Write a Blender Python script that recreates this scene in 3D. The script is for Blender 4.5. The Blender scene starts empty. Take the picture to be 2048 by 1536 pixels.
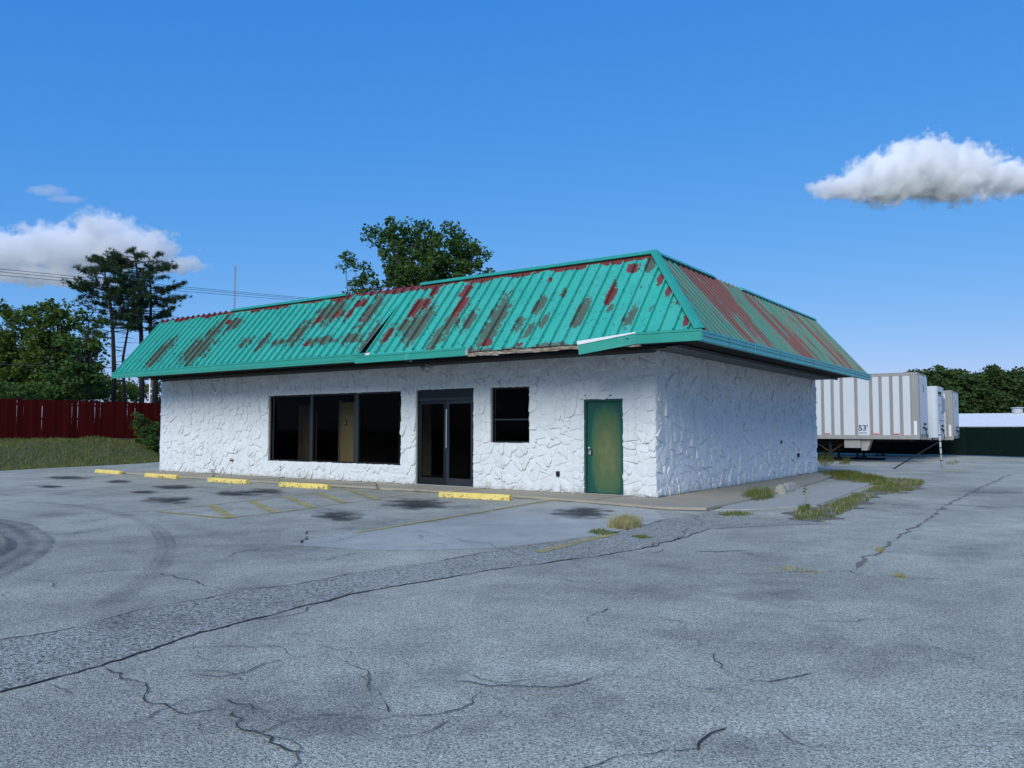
import bpy, bmesh, math, random
import numpy as np
from mathutils import Matrix, Vector, noise

# ------------------------------------------------------------------ camera, sky, sun
sc = bpy.context.scene
col = sc.collection
ROT = Matrix(((0.81597613, 0.57808441, 0.0011718), (0.03200612, -0.04720092, 0.99837252), (0.5771989, -0.81461063, -0.05701706)))
CAM = Vector((7.51, -15.98, 1.45))
FPX = 1605.03                     # focal length in photograph pixels (2048 wide)
cam = bpy.data.objects.new('camera', bpy.data.cameras.new('camera'))
col.objects.link(cam)
cam.matrix_world = Matrix.Translation(CAM) @ ROT.transposed().to_4x4()
cam.data.sensor_width = 36
cam.data.lens = FPX / 2048 * 36
cam.data.clip_end = 20000
sc.camera = cam

SUN_EL = math.radians(32)
SUN_AZ = Vector((0.27, -0.96, 0)).normalized()
world = bpy.data.worlds.new('World')
sc.world = world
world.use_nodes = True
wn = world.node_tree
sky = wn.nodes.new('ShaderNodeTexSky')
sky.sky_type = 'NISHITA'
sky.sun_disc = False
sky.sun_elevation = SUN_EL
sky.sun_rotation = math.atan2(SUN_AZ.x, SUN_AZ.y)
sky.altitude = 0
sky.air_density = 1.0
sky.dust_density = 0.0
sky.ozone_density = 3.0
sep = wn.nodes.new('ShaderNodeSeparateColor')
com = wn.nodes.new('ShaderNodeCombineColor')
wn.links.new(sky.outputs[0], sep.inputs[0])
for i, (g, k) in enumerate(((1.16, 0.36), (0.55, 1.45), (0.25, 4.4))):   # film-like response of the whole sky
    p_ = wn.nodes.new('ShaderNodeMath'); p_.operation = 'POWER'; p_.inputs[1].default_value = g
    m_ = wn.nodes.new('ShaderNodeMath'); m_.operation = 'MULTIPLY'; m_.inputs[1].default_value = k
    wn.links.new(sep.outputs[i], p_.inputs[0]); wn.links.new(p_.outputs[0], m_.inputs[0]); wn.links.new(m_.outputs[0], com.inputs[i])
bg = wn.nodes['Background']
bg.inputs[1].default_value = 0.060
wn.links.new(com.outputs[0], bg.inputs[0])

sun = bpy.data.objects.new('sun', bpy.data.lights.new('sun', 'SUN'))
col.objects.link(sun)
sun.data.energy = 1.5
sun.data.angle = math.radians(34)
sun.data.color = (1.0, 0.985, 0.92)
sun.rotation_euler = Vector((SUN_AZ.x * math.cos(SUN_EL), SUN_AZ.y * math.cos(SUN_EL), math.sin(SUN_EL))).to_track_quat('Z', 'Y').to_euler()
sun.location = (20, -40, 40)

sc.view_settings.view_transform = 'Standard'
sc.view_settings.look = 'None'
sc.view_settings.exposure = 1.0
sc.view_settings.gamma = 1.0
sc.cycles.use_denoising = True
sc.cycles.volume_bounces = 24
sc.cycles.transparent_max_bounces = 16
sc.cycles.max_bounces = 24
sc.cycles.diffuse_bounces = 4
sc.cycles.glossy_bounces = 3

# ------------------------------------------------------------------ helpers
rnd = random.Random(7)
U = rnd.uniform

def ray(u, v):
    return ROT.transposed() @ Vector(((u - 1024) / FPX, (768 - v) / FPX, -1))
def onz(u, v, z=-0.06):
    r = ray(u, v); return CAM + r * ((z - CAM.z) / r.z)
def ony(u, v, y=0.0):
    r = ray(u, v); return CAM + r * ((y - CAM.y) / r.y)
def onx(u, v, x=0.0):
    r = ray(u, v); return CAM + r * ((x - CAM.x) / r.x)
def at(u, v, d):
    return CAM + ray(u, v) * d

def world_origin(o):
    p = Vector((0, 0, 0))
    while o is not None:
        p = p + o.location; o = o.parent
    return p

class MB:
    """collects faces in world coordinates; build() links them as one mesh object"""
    def __init__(s): s.v = []; s.f = []
    def poly(s, pts):
        b = len(s.v); s.v += [tuple(p) for p in pts]; s.f.append(tuple(range(b, b + len(pts)))); return s
    def box(s, a, b):
        x, y, z = a; X, Y, Z = b; n = len(s.v)
        s.v += [(x, y, z), (X, y, z), (X, Y, z), (x, Y, z), (x, y, Z), (X, y, Z), (X, Y, Z), (x, Y, Z)]
        s.f += [tuple(n + i for i in q) for q in ((0, 3, 2, 1), (4, 5, 6, 7), (0, 1, 5, 4), (1, 2, 6, 5), (2, 3, 7, 6), (3, 0, 4, 7))]
        return s
    def prism(s, pts, off):
        """polygon pts extruded by off"""
        n = len(pts); b = len(s.v); off = Vector(off)
        s.v += [tuple(p) for p in pts] + [tuple(Vector(p) + off) for p in pts]
        s.f.append(tuple(range(b, b + n))[::-1]); s.f.append(tuple(range(b + n, b + 2 * n)))
        for i in range(n):
            j = (i + 1) % n
            s.f.append((b + i, b + j, b + n + j, b + n + i))
        return s
    def tube(s, pts, rad, n=8, cap=True):
        pts = [Vector(p) for p in pts]
        if not isinstance(rad, (list, tuple)): rad = [rad] * len(pts)
        b = len(s.v)
        for i, p in enumerate(pts):
            t = (pts[min(i + 1, len(pts) - 1)] - pts[max(i - 1, 0)]).normalized()
            a = Vector((1, 0, 0)) if abs(t.x) < 0.7 else Vector((0, 1, 0))
            e1 = t.cross(a).normalized(); e2 = t.cross(e1)
            for k in range(n):
                w = 2 * math.pi * k / n
                s.v.append(tuple(p + (e1 * math.cos(w) + e2 * math.sin(w)) * rad[i]))
        for i in range(len(pts) - 1):
            for k in range(n):
                k2 = (k + 1) % n
                s.f.append((b + i * n + k, b + i * n + k2, b + (i + 1) * n + k2, b + (i + 1) * n + k))
        if cap:
            s.f.append(tuple(b + k for k in range(n))[::-1])
            s.f.append(tuple(b + (len(pts) - 1) * n + k for k in range(n)))
        return s
    def lathe(s, c, axis, prof, n=16):
        """prof: (distance along axis, radius)"""
        axis = Vector(axis).normalized(); c = Vector(c)
        return s.tube_ring(c, axis, prof, n)
    def tube_ring(s, c, axis, prof, n):
        a = Vector((1, 0, 0)) if abs(axis.x) < 0.7 else Vector((0, 0, 1))
        e1 = axis.cross(a).normalized(); e2 = axis.cross(e1); b = len(s.v)
        for d, r in prof:
            for k in range(n):
                w = 2 * math.pi * k / n
                s.v.append(tuple(c + axis * d + (e1 * math.cos(w) + e2 * math.sin(w)) * r))
        for i in range(len(prof) - 1):
            for k in range(n):
                k2 = (k + 1) % n
                s.f.append((b + i * n + k, b + i * n + k2, b + (i + 1) * n + k2, b + (i + 1) * n + k))
        s.f.append(tuple(b + k for k in range(n))[::-1]); s.f.append(tuple(b + (len(prof) - 1) * n + k for k in range(n)))
        return s
    def build(s, name, mat, parent=None, loc=None, bevel=0, smooth=False):
        o_ = world_origin(parent) if parent else Vector(loc or (0, 0, 0))
        me = bpy.data.meshes.new(name)
        me.from_pydata([(a - o_.x, b - o_.y, c - o_.z) for a, b, c in s.v], [], s.f)
        bm = bmesh.new(); bm.from_mesh(me)
        if bevel:
            bmesh.ops.remove_doubles(bm, verts=bm.verts, dist=1e-5)
            bmesh.ops.bevel(bm, geom=list(bm.edges), offset=bevel, segments=2, affect='EDGES', clamp_overlap=True)
        bmesh.ops.recalc_face_normals(bm, faces=bm.faces)
        bm.to_mesh(me); bm.free()
        if smooth:
            for p in me.polygons: p.use_smooth = True
        me.materials.append(mat)
        o = bpy.data.objects.new(name, me); col.objects.link(o)
        if parent: o.parent = parent
        else: o.location = o_
        return o

def np_mesh(name, V, n, mat, parent=None, loc=None, smooth=False):
    """V: (N*n,3) world vertices, faces of n corners each"""
    o_ = world_origin(parent) if parent else Vector(loc or (0, 0, 0))
    V = np.asarray(V, np.float32).reshape(-1, 3) - np.array(o_, np.float32)
    N = len(V) // n
    me = bpy.data.meshes.new(name)
    me.vertices.add(len(V)); me.vertices.foreach_set('co', V.ravel())
    me.loops.add(len(V)); me.loops.foreach_set('vertex_index', np.arange(len(V), dtype=np.int32))
    me.polygons.add(N)
    me.polygons.foreach_set('loop_start', np.arange(0, len(V), n, dtype=np.int32))
    me.polygons.foreach_set('loop_total', np.full(N, n, np.int32))
    me.update(calc_edges=True); me.validate()
    me.materials.append(mat)
    o = bpy.data.objects.new(name, me); col.objects.link(o)
    if parent: o.parent = parent
    else: o.location = o_
    return o

def tag(o, label=None, cat=None, group=None, kind=None):
    if label: o['label'] = label
    if cat: o['category'] = cat
    if group: o['group'] = group
    if kind: o['kind'] = kind
    return o
def thing(name, loc, label, cat, group=None):
    o = bpy.data.objects.new(name, None); col.objects.link(o); o.location = loc
    o.empty_display_size = 0.3
    return tag(o, label, cat, group)
def copy_tree(o, parent=None):
    c = o.copy(); col.objects.link(c); c.parent = parent
    for ch in list(o.children): copy_tree(ch, c)
    return c

# ------------------------------------------------------------------ materials
class Mat:
    def __init__(s, name, rough=0.8, base=(0.5, 0.5, 0.5), metal=0.0, spec=0.3):
        s.m = bpy.data.materials.new(name); s.m.use_nodes = True
        s.t = s.m.node_tree; s.N = s.t.nodes; s.L = s.t.links
        s.b = s.N['Principled BSDF']; s.out = s.N['Material Output']
        s.b.inputs['Roughness'].default_value = rough; s.b.inputs['Metallic'].default_value = metal
        s.b.inputs['Specular IOR Level'].default_value = spec
        s.b.inputs['Base Color'].default_value = (*base, 1)
        s._p = None
    def put(s, x, sock):
        if isinstance(x, (int, float)): sock.default_value = x
        elif isinstance(x, (tuple, list)): sock.default_value = (*x, 1) if len(sock.default_value) == 4 and len(x) == 3 else x
        else: s.L.new(x, sock)
    def pos(s):
        if not s._p: s._p = s.N.new('ShaderNodeNewGeometry').outputs['Position']
        return s._p
    def scaled(s, v, loc=(0, 0, 0)):
        n = s.N.new('ShaderNodeVectorMath'); n.operation = 'MULTIPLY_ADD'; s.L.new(s.pos(), n.inputs[0])
        n.inputs[1].default_value = v; n.inputs[2].default_value = loc; return n.outputs[0]
    def noise(s, scale, detail=3, rough=0.55, vec=None, dist=0.0):
        n = s.N.new('ShaderNodeTexNoise'); n.inputs['Scale'].default_value = scale; n.inputs['Detail'].default_value = detail
        n.inputs['Roughness'].default_value = rough; n.inputs['Distortion'].default_value = dist
        s.L.new(vec if vec is not None else s.pos(), n.inputs['Vector']); return n.outputs[0]
    def voro(s, scale, vec=None, out=0, feature='F1'):
        n = s.N.new('ShaderNodeTexVoronoi'); n.feature = feature; n.inputs['Scale'].default_value = scale
        s.L.new(vec if vec is not None else s.pos(), n.inputs['Vector']); return n.outputs[out]
    def ramp(s, fac, stops, interp='LINEAR'):
        n = s.N.new('ShaderNodeValToRGB'); n.color_ramp.interpolation = interp; s.L.new(fac, n.inputs[0])
        e = n.color_ramp.elements
        while len(e) < len(stops): e.new(0.5)
        for a, (p, c) in zip(e, stops):
            a.position = p; a.color = (*c, 1) if isinstance(c, (tuple, list)) else (c, c, c, 1)
        return n.outputs[0]
    def mix(s, fac, a, b, mode='MIX'):
        n = s.N.new('ShaderNodeMix'); n.data_type = 'RGBA'; n.blend_type = mode
        s.put(fac, n.inputs[0]); s.put(a, n.inputs[6]); s.put(b, n.inputs[7]); return n.outputs[2]
    def math(s, op, a, b=0.0, clamp=False):
        n = s.N.new('ShaderNodeMath'); n.operation = op; n.use_clamp = clamp
        s.put(a, n.inputs[0]); s.put(b, n.inputs[1]); return n.outputs[0]
    def xyz(s):
        n = s.N.new('ShaderNodeSeparateXYZ'); s.L.new(s.pos(), n.inputs[0]); return n.outputs
    def attr(s, name):
        n = s.N.new('ShaderNodeAttribute'); n.attribute_name = name; return n.outputs['Fac']
    def rand(s):
        return s.N.new('ShaderNodeObjectInfo').outputs['Random']
    def color(s, x): s.put(x, s.b.inputs['Base Color']); return s
    def rough(s, x): s.put(x, s.b.inputs['Roughness']); return s
    def bump(s, h, strength=0.3, dist=0.01):
        n = s.N.new('ShaderNodeBump'); n.inputs['Strength'].default_value = strength; n.inputs['Distance'].default_value = dist
        s.L.new(h, n.inputs['Height']); s.L.new(n.outputs[0], s.b.inputs['Normal']); return s
    def alpha(s, x): s.put(x, s.b.inputs['Alpha']); return s

def speckle(m, lo, hi, s1=75, s2=190, big=0.35):
    """worn asphalt: light aggregate, dark pits, soft blotches"""
    a = m.noise(s1, 2, 0.6); b = m.noise(s2, 1, 0.5)
    f = m.math('ADD', m.math('MULTIPLY', a, 0.6), m.math('MULTIPLY', b, 0.4))
    f = m.ramp(f, [(0.37, 0.0), (0.45, 0.36), (0.54, 0.60), (0.62, 1.0)])
    c = m.mix(f, lo, hi)
    n1 = m.noise(0.22, 5, 0.65); n2 = m.noise(1.3, 5, 0.7)
    c = m.mix(big, c, m.ramp(n1, [(0.3, 0.4), (0.5, 0.95), (0.72, 1.45)]), 'MULTIPLY')
    c = m.mix(big, c, m.ramp(n2, [(0.3, 0.6), (0.5, 1.0), (0.7, 1.3)]), 'MULTIPLY')
    return c, f

m = Mat('asphalt', 0.95, spec=0.2)
c, f = speckle(m, (0.075, 0.076, 0.066), (0.83, 0.80, 0.635), 78, 185, 0.5)
st = m.noise(0.45, 5, 0.65, m.scaled((1, 1, 1), (31, 7, 0)))
c = m.mix(m.ramp(st, [(0.56, 0.0), (0.68, 0.55)]), c, (0.16, 0.165, 0.15))
asphalt = m.color(c).bump(f, 0.7, 0.010).m
m = Mat('coarse_asphalt', 0.95, spec=0.2)
c, f = speckle(m, (0.022, 0.024, 0.022), (0.72, 0.70, 0.58), 42, 105, 0.25)
asphalt_coarse = m.color(c).bump(f, 0.8, 0.014).m
m = Mat('smooth_asphalt', 0.95, spec=0.2)
c, f = speckle(m, (0.16, 0.165, 0.15), (0.72, 0.70, 0.59), 70, 170, 0.4)
asphalt_pale = m.color(c).bump(f, 0.35, 0.006).m

m = Mat('walk_concrete', 0.9)
c = m.mix(m.noise(1.2, 5, 0.65), (0.33, 0.29, 0.215), (0.47, 0.425, 0.33))
c = m.mix(m.ramp(m.noise(70, 2), [(0.35, 0.25), (0.6, 0.0)]), c, (0.1, 0.085, 0.07))
walk_mat = m.color(c).bump(m.noise(60, 3), 0.3, 0.005).m
m = Mat('pad_concrete', 0.9)
c = m.mix(m.noise(1.6, 5, 0.65), (0.36, 0.36, 0.32), (0.50, 0.49, 0.43))
c = m.mix(m.ramp(m.noise(90, 2), [(0.35, 0.35), (0.6, 0.0)]), c, (0.14, 0.14, 0.13))
pad_mat = m.color(c).bump(m.noise(60, 3), 0.3, 0.005).m
m = Mat('weathered_concrete', 0.9)
c = m.mix(m.noise(9, 5, 0.7), (0.16, 0.15, 0.125), (0.55, 0.52, 0.44))
old_conc = m.color(c).bump(m.noise(30, 4), 0.6, 0.01).m

m = Mat('soil_grass', 1.0)
c = m.mix(m.noise(1.4, 6, 0.7), (0.10, 0.105, 0.035), (0.23, 0.185, 0.09))
c = m.mix(m.noise(14, 4), c, (0.05, 0.06, 0.02))
ground_mat = m.color(c).bump(m.noise(20, 4), 0.8, 0.05).m
m = Mat('gravel_dirt', 1.0)
c = m.mix(m.noise(22, 4, 0.7), (0.10, 0.095, 0.08), (0.27, 0.25, 0.21))
dirt_mat = m.color(c).bump(m.noise(40, 3), 0.8, 0.02).m

m = Mat('white_masonry_paint', 0.75, spec=0.25)
z = m.xyz()[2]
c = m.mix(m.noise(2.2, 5, 0.6), (0.65, 0.68, 0.685), (0.73, 0.75, 0.745))
c = m.mix(m.math('MULTIPLY', m.rand(), 0.30), c, (0.60, 0.635, 0.645))
mil = m.math('ADD', m.noise(1.5, 5, 0.7, m.scaled((1, 1, 0.6))), m.math('MULTIPLY', m.math('SUBTRACT', z, 3.0), 0.10))
c = m.mix(m.ramp(mil, [(0.52, 0.0), (0.72, 0.45)]), c, (0.44, 0.43, 0.35))
splash = m.math('ADD', m.noise(5, 4, 0.7), m.math('MULTIPLY', z, -0.9))
c = m.mix(m.ramp(splash, [(0.36, 0.0), (0.58, 0.6)]), c, (0.34, 0.32, 0.27))
run = m.noise(5.5, 4, 0.6, m.scaled((1, 1, 0.07)))
c = m.mix(m.ramp(run, [(0.54, 0.0), (0.74, 0.32)]), c, (0.42, 0.43, 0.42))
chip = m.noise(26, 3, 0.6, m.scaled((1, 1, 0.5)))
c = m.mix(m.ramp(chip, [(0.70, 0.0), (0.73, 0.5)]), c, (0.28, 0.29, 0.30))
wall_paint = m.color(c).bump(m.math('ADD', m.math('MULTIPLY', m.noise(7, 4, 0.6), 2.2), m.noise(30, 5, 0.65)), 0.55, 0.014).m
m = Mat('painted_mortar', 0.8, spec=0.2)
c = m.mix(m.noise(5, 5, 0.6), (0.52, 0.55, 0.56), (0.64, 0.665, 0.67))
mortar = m.color(c).bump(m.noise(35, 4), 0.5, 0.015).m

# roof paint: teal over olive primer over red primer, peeling between the ribs
PITCH = 0.305
X0 = -18.95
EAVE_Y, EAVE_Z, RIDGE_Z = -1.74, 3.28, 5.31
SL = (RIDGE_Z - EAVE_Z) / -EAVE_Y
def on_front_roof(u, v):
    n = Vector((0, -SL, 1)); r = ray(u, v); p = Vector((0, 0, RIDGE_Z))
    return CAM + r * (n.dot(p - CAM) / n.dot(r))
OLIVE = [(320, 707, 16, 22), (398, 697, 26, 30), (425, 667, 18, 26), (527, 686, 12, 18), (495, 685, 14, 12), (598, 668, 20, 26),
         (645, 628, 22, 18), (575, 683, 42, 6), (650, 681, 45, 7), (705, 677, 26, 8), (672, 622, 24, 20), (745, 620, 14, 34), (750, 668, 14, 26), (735, 692, 14, 10),
         (808, 652, 24, 14), (838, 650, 24, 26), (905, 645, 18, 42), (872, 680, 14, 26), (940, 640, 14, 16), (997, 640, 22, 42), (985, 668, 16, 18), (772, 672, 12, 26),
         (1080, 612, 13, 14), (1090, 640, 8, 14), (1040, 647, 13, 12), (1060, 660, 12, 12), (1166, 622, 13, 18), (1157, 640, 8, 12), (1228, 572, 10, 14), (1222, 614, 13, 9),
         (1303, 616, 10, 9), (1262, 634, 5, 14), (1303, 524, 13, 12), (470, 648, 16, 10), (1130, 585, 10, 10)]
RED = [(612, 689, 14, 6), (640, 640, 12, 7), (680, 630, 14, 9), (697, 628, 9, 12), (725, 606, 16, 8), (732, 635, 7, 10), (848, 609, 24, 14), (828, 624, 12, 12), (870, 585, 12, 10),
       (932, 582, 12, 24), (926, 612, 16, 16), (972, 686, 18, 6), (1266, 537, 16, 8), (1222, 590, 8, 16), (1303, 514, 10, 8), (778, 670, 6, 14), (460, 645, 10, 5), (1325, 553, 9, 12), (1344, 576, 8, 12), (1358, 600, 6, 10), (1375, 642, 10, 10), (1040, 690, 8, 4), (1100, 560, 8, 6)]
m = Mat('peeling_roof_front', 0.45, spec=0.4)
xs = m.xyz()
pan = m.math('FLOOR', m.math('DIVIDE', m.math('SUBTRACT', xs[0], X0), PITCH))
wnz = m.N.new('ShaderNodeTexWhiteNoise'); wnz.noise_dimensions = '1D'; m.L.new(pan, wnz.inputs['W'])
panr = wnz.outputs['Value']
warp = m.noise(4.5, 4, 0.65)
def field(m, lst):
    r = None
    for (u, v, du, dv) in lst:
        c0 = on_front_roof(u, v); cu = on_front_roof(u + du, v); cv = on_front_roof(u, v - dv)
        rx = max(0.10, abs(cu.x - c0.x) * 0.8); rz = max(0.10, abs(cv.z - c0.z) * 1.15)
        mp = m.N.new('ShaderNodeVectorMath'); mp.operation = 'MULTIPLY_ADD'; m.L.new(m.pos(), mp.inputs[0])
        mp.inputs[1].default_value = (1 / rx, 0, 1 / rz); mp.inputs[2].default_value = (-c0.x / rx, 0, -c0.z / rz)
        ln = m.N.new('ShaderNodeVectorMath'); ln.operation = 'LENGTH'; m.L.new(mp.outputs[0], ln.inputs[0])
        e = m.math('SUBTRACT', 1.0, ln.outputs['Value'])
        r = e if r is None else m.math('MAXIMUM', r, e)
    return m.math('MAXIMUM', r, -1.2)
detail = m.math('MULTIPLY', m.math('SUBTRACT', m.noise(6.5, 8, 0.74, m.scaled((1.3, 1, 0.9))), 0.5), 4.2)
panoff = m.math('MULTIPLY', m.math('SUBTRACT', panr, 0.5), 0.7)
ol = m.math('ADD', m.math('ADD', field(m, OLIVE), detail), panoff)
rd = m.math('ADD', m.math('ADD', field(m, RED), m.math('MULTIPLY', detail, 0.8)), m.math('MULTIPLY', panoff, -1.0))
top = m.math('ADD', m.math('MULTIPLY', m.math('SUBTRACT', xs[2], RIDGE_Z - 0.16), 9.0), m.math('MULTIPLY', m.math('SUBTRACT', m.noise(1.4, 4, 0.6), 0.5), 5.5))
foot = m.math('ADD', m.math('MULTIPLY', m.math('SUBTRACT', EAVE_Z - 0.01, xs[2]), 10.0), m.math('MULTIPLY', m.math('SUBTRACT', m.noise(3.0, 5, 0.7), 0.48), 6.5))
fleck = m.noise(9, 6, 0.72, m.scaled((1.2, 1, 0.7), (3, 0, 0)))
teal = m.mix(m.noise(1.1, 4, 0.6), (0.030, 0.36, 0.275), (0.055, 0.47, 0.355))
teal = m.mix(m.ramp(m.noise(26, 3, 0.6), [(0.42, 0.0), (0.72, 0.35)]), teal, (0.02, 0.30, 0.29))
teal = m.mix(m.math('MULTIPLY', panr, 0.35), teal, (0.09, 0.40, 0.34))
teal = m.mix(m.ramp(m.noise(3.5, 5, 0.7, m.scaled((1.5, 1, 0.25))), [(0.52, 0.0), (0.72, 0.45)]), teal, (0.02, 0.26, 0.21))
olive = m.mix(m.noise(6, 4), (0.050, 0.092, 0.066), (0.105, 0.135, 0.095))
red = m.mix(m.noise(7, 4), (0.12, 0.040, 0.032), (0.215, 0.045, 0.038))
c = m.mix(m.ramp(ol, [(0.03, 0.0), (0.045, 1.0)]), teal, olive)
c = m.mix(m.ramp(fleck, [(0.60, 0.0), (0.615, 1.0)]), c, (0.03, 0.17, 0.14))
c = m.mix(m.ramp(rd, [(0.22, 0.0), (0.25, 1.0)]), c, red)
c = m.mix(m.ramp(top, [(0.30, 0.0), (0.40, 1.0)]), c, red)
c = m.mix(m.ramp(foot, [(0.30, 0.0), (0.42, 0.8)]), c, (0.12, 0.075, 0.06))
roof_front = m.color(c).rough(m.ramp(ol, [(0.0, 0.42), (0.1, 0.75)])).bump(m.noise(9, 4), 0.10, 0.01).m

m = Mat('chalky_roof_side', 0.5, spec=0.4)
xs = m.xyz()
pan = m.math('FLOOR', m.math('DIVIDE', m.math('ADD', xs[1], 30.0), PITCH))
wnz = m.N.new('ShaderNodeTexWhiteNoise'); wnz.noise_dimensions = '1D'; m.L.new(pan, wnz.inputs['W'])
panr = wnz.outputs['Value']
sv = m.scaled((0.5, 1.0, 0.42))
broad = m.noise(0.42, 3, 0.55, m.scaled((0.6, 1.0, 0.5), (0, 5.5, 0)))
streak = m.noise(2.4, 4, 0.6, m.scaled((0.16, 1.0, 0.14), (4, 0, 0)))
rr = m.math('ADD', m.math('ADD', m.math('MULTIPLY', streak, 1.3), m.math('MULTIPLY', broad, 0.95)), m.math('MULTIPLY', panr, 0.16))
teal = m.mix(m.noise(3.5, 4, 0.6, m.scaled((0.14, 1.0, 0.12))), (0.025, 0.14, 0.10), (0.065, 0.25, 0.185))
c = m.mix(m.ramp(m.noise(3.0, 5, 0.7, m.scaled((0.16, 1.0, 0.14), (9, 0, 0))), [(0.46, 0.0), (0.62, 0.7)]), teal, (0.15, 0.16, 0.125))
def bell(v, c0, w):
    return m.math('MAXIMUM', m.math('SUBTRACT', 1.0, m.math('ABSOLUTE', m.math('DIVIDE', m.math('SUBTRACT', v, c0), w))), 0.0)
bias = m.math('ADD', m.math('MULTIPLY', bell(xs[1], 2.6, 2.2), 0.24), m.math('MULTIPLY', bell(xs[1], 7.6, 1.4), 0.16))
bias = m.math('MULTIPLY', bias, m.math('ADD', 0.6, m.math('MULTIPLY', m.math('SUBTRACT', xs[2], 4.0), 0.5)))
rr = m.math('ADD', rr, bias)
c = m.mix(m.ramp(m.math('MULTIPLY', rr, 0.5), [(0.625, 0.0), (0.665, 0.92)]), c, m.mix(m.noise(8, 4), (0.12, 0.045, 0.036), (0.20, 0.035, 0.032)))
roof_side = m.color(c).bump(m.noise(9, 4), 0.1, 0.01).m

def teal_trim_mat(name, a, b, streaky):
    m = Mat(name, 0.45, spec=0.4)
    c = m.mix(m.noise(1.5, 4, 0.6), a, b)
    if streaky:
        s = m.noise(6.5, 4, 0.6, m.scaled((1, 1, 0.12)))
        c = m.mix(m.ramp(s, [(0.56, 0.0), (0.68, 0.7)]), c, (0.02, 0.13, 0.15))
    else:
        s = m.noise(5, 4, 0.6, m.scaled((1, 1, 0.15)))
        c = m.mix(m.ramp(s, [(0.60, 0.0), (0.75, 0.4)]), c, (0.12, 0.45, 0.38))
    c = m.mix(m.ramp(m.noise(18, 4, 0.7), [(0.66, 0.0), (0.70, 0.7)]), c, (0.10, 0.12, 0.09))
    return m.color(c).m
trim_front = teal_trim_mat('teal_trim', (0.020, 0.26, 0.195), (0.035, 0.33, 0.245), False)
trim_side = teal_trim_mat('teal_trim_stained', (0.06, 0.36, 0.37), (0.09, 0.42, 0.41), True)

def plain(name, c, rough=0.8, var=0.25, sc_=6, metal=0.0, spec=0.3):
    m = Mat(name, rough, metal=metal, spec=spec)
    d = tuple(x * (1 - var) for x in c); e = tuple(min(1, x * (1 + var)) for x in c)
    return m.color(m.mix(m.noise(sc_, 4, 0.6), d, e)).m
dark_wood = plain('dark_deck', (0.012, 0.011, 0.010), 0.95)  # near black, so the eave cavity's shade lies in the colour
m = Mat('rotten_wood', 0.9)
c = m.ramp(m.noise(14, 6, 0.75, m.scaled((0.35, 1, 3.0))), [(0.3, (0.04, 0.03, 0.02)), (0.5, (0.22, 0.17, 0.12)), (0.62, (0.62, 0.58, 0.50))])
rot_wood = m.color(c).bump(m.noise(30, 5), 0.8, 0.02).m
white_metal = plain('bare_white_flashing', (0.72, 0.72, 0.70), 0.6, 0.1)
soffit_dark = plain('soffit_eave_shade', (0.035, 0.032, 0.028), 0.95, 0.3, 3)  # front soffit near black: the eave shadow is put into its colour
soffit_mat = plain('soffit_paint_shaded', (0.10, 0.10, 0.097), 0.8, 0.15, 3)  # grey paint darkened to carry the eave shadow
soffit_shaded = plain('soffit_shaded', (0.13, 0.135, 0.14), 0.8, 0.12, 2)  # white side soffit toned down to grey, eave shade in the colour
frame_dark = plain('bronze_frame', (0.020, 0.025, 0.030), 0.5, 0.25, 4, spec=0.4)
frame_black = plain('black_frame', (0.006, 0.0075, 0.008), 0.5, 0.25, 4, spec=0.4)
jamb_mat = plain('grey_jamb', (0.32, 0.33, 0.31), 0.8, 0.3, 9)
steel = plain('brushed_steel', (0.55, 0.55, 0.55), 0.35, 0.1, 20, metal=0.8)
brass = plain('tarnished_lock', (0.50, 0.47, 0.40), 0.45, 0.2, 20, metal=0.5)
black_plastic = plain('black_plastic', (0.012, 0.012, 0.014), 0.5, 0.2)
room_dark = plain('dim_room_wall', (0.018, 0.012, 0.009), 0.95, 0.3, 2)  # room walls and floor near black: interior darkness put into the colour
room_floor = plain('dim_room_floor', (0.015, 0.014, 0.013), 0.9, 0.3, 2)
tan_wall = plain('tan_partition', (0.36, 0.26, 0.115), 0.8, 0.08, 2)
pink_trim = plain('timber_door_trim', (0.22, 0.17, 0.13), 0.8, 0.15)
brown_panel = plain('timber_panelling', (0.10, 0.075, 0.05), 0.8, 0.3, 5)
m = Mat('window_glass', 0.03)
gl = m.N.new('ShaderNodeBsdfGlossy'); gl.inputs['Roughness'].default_value = 0.02; gl.inputs['Color'].default_value = (1, 1, 1, 1)
tr = m.N.new('ShaderNodeBsdfTransparent'); tr.inputs['Color'].default_value = (0.78, 0.80, 0.80, 1)
fr = m.N.new('ShaderNodeFresnel'); fr.inputs['IOR'].default_value = 1.07
mx = m.N.new('ShaderNodeMixShader'); m.L.new(fr.outputs[0], mx.inputs[0]); m.L.new(tr.outputs[0], mx.inputs[1]); m.L.new(gl.outputs[0], mx.inputs[2])
m.L.new(mx.outputs[0], m.out.inputs['Surface']); glass = m.m
m = Mat('faded_green_door', 0.6, spec=0.3)
tc = m.N.new('ShaderNodeTexCoord'); sx = m.N.new('ShaderNodeSeparateXYZ'); m.L.new(tc.outputs['Generated'], sx.inputs[0])
gx = m.math('ABSOLUTE', m.math('SUBTRACT', sx.outputs[0], 0.56)); gz = m.math('ABSOLUTE', m.math('SUBTRACT', sx.outputs[2], 0.44))
fade = m.math('SUBTRACT', 0.92, m.math('ADD', m.math('POWER', m.math('MULTIPLY', gx, 2.05), 3.0), m.math('POWER', m.math('MULTIPLY', gz, 1.72), 2.4)))
fade = m.math('ADD', fade, m.math('MULTIPLY', m.math('SUBTRACT', m.noise(5, 6, 0.7, m.scaled((1.6, 1, 0.7))), 0.5), 0.9))
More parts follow.
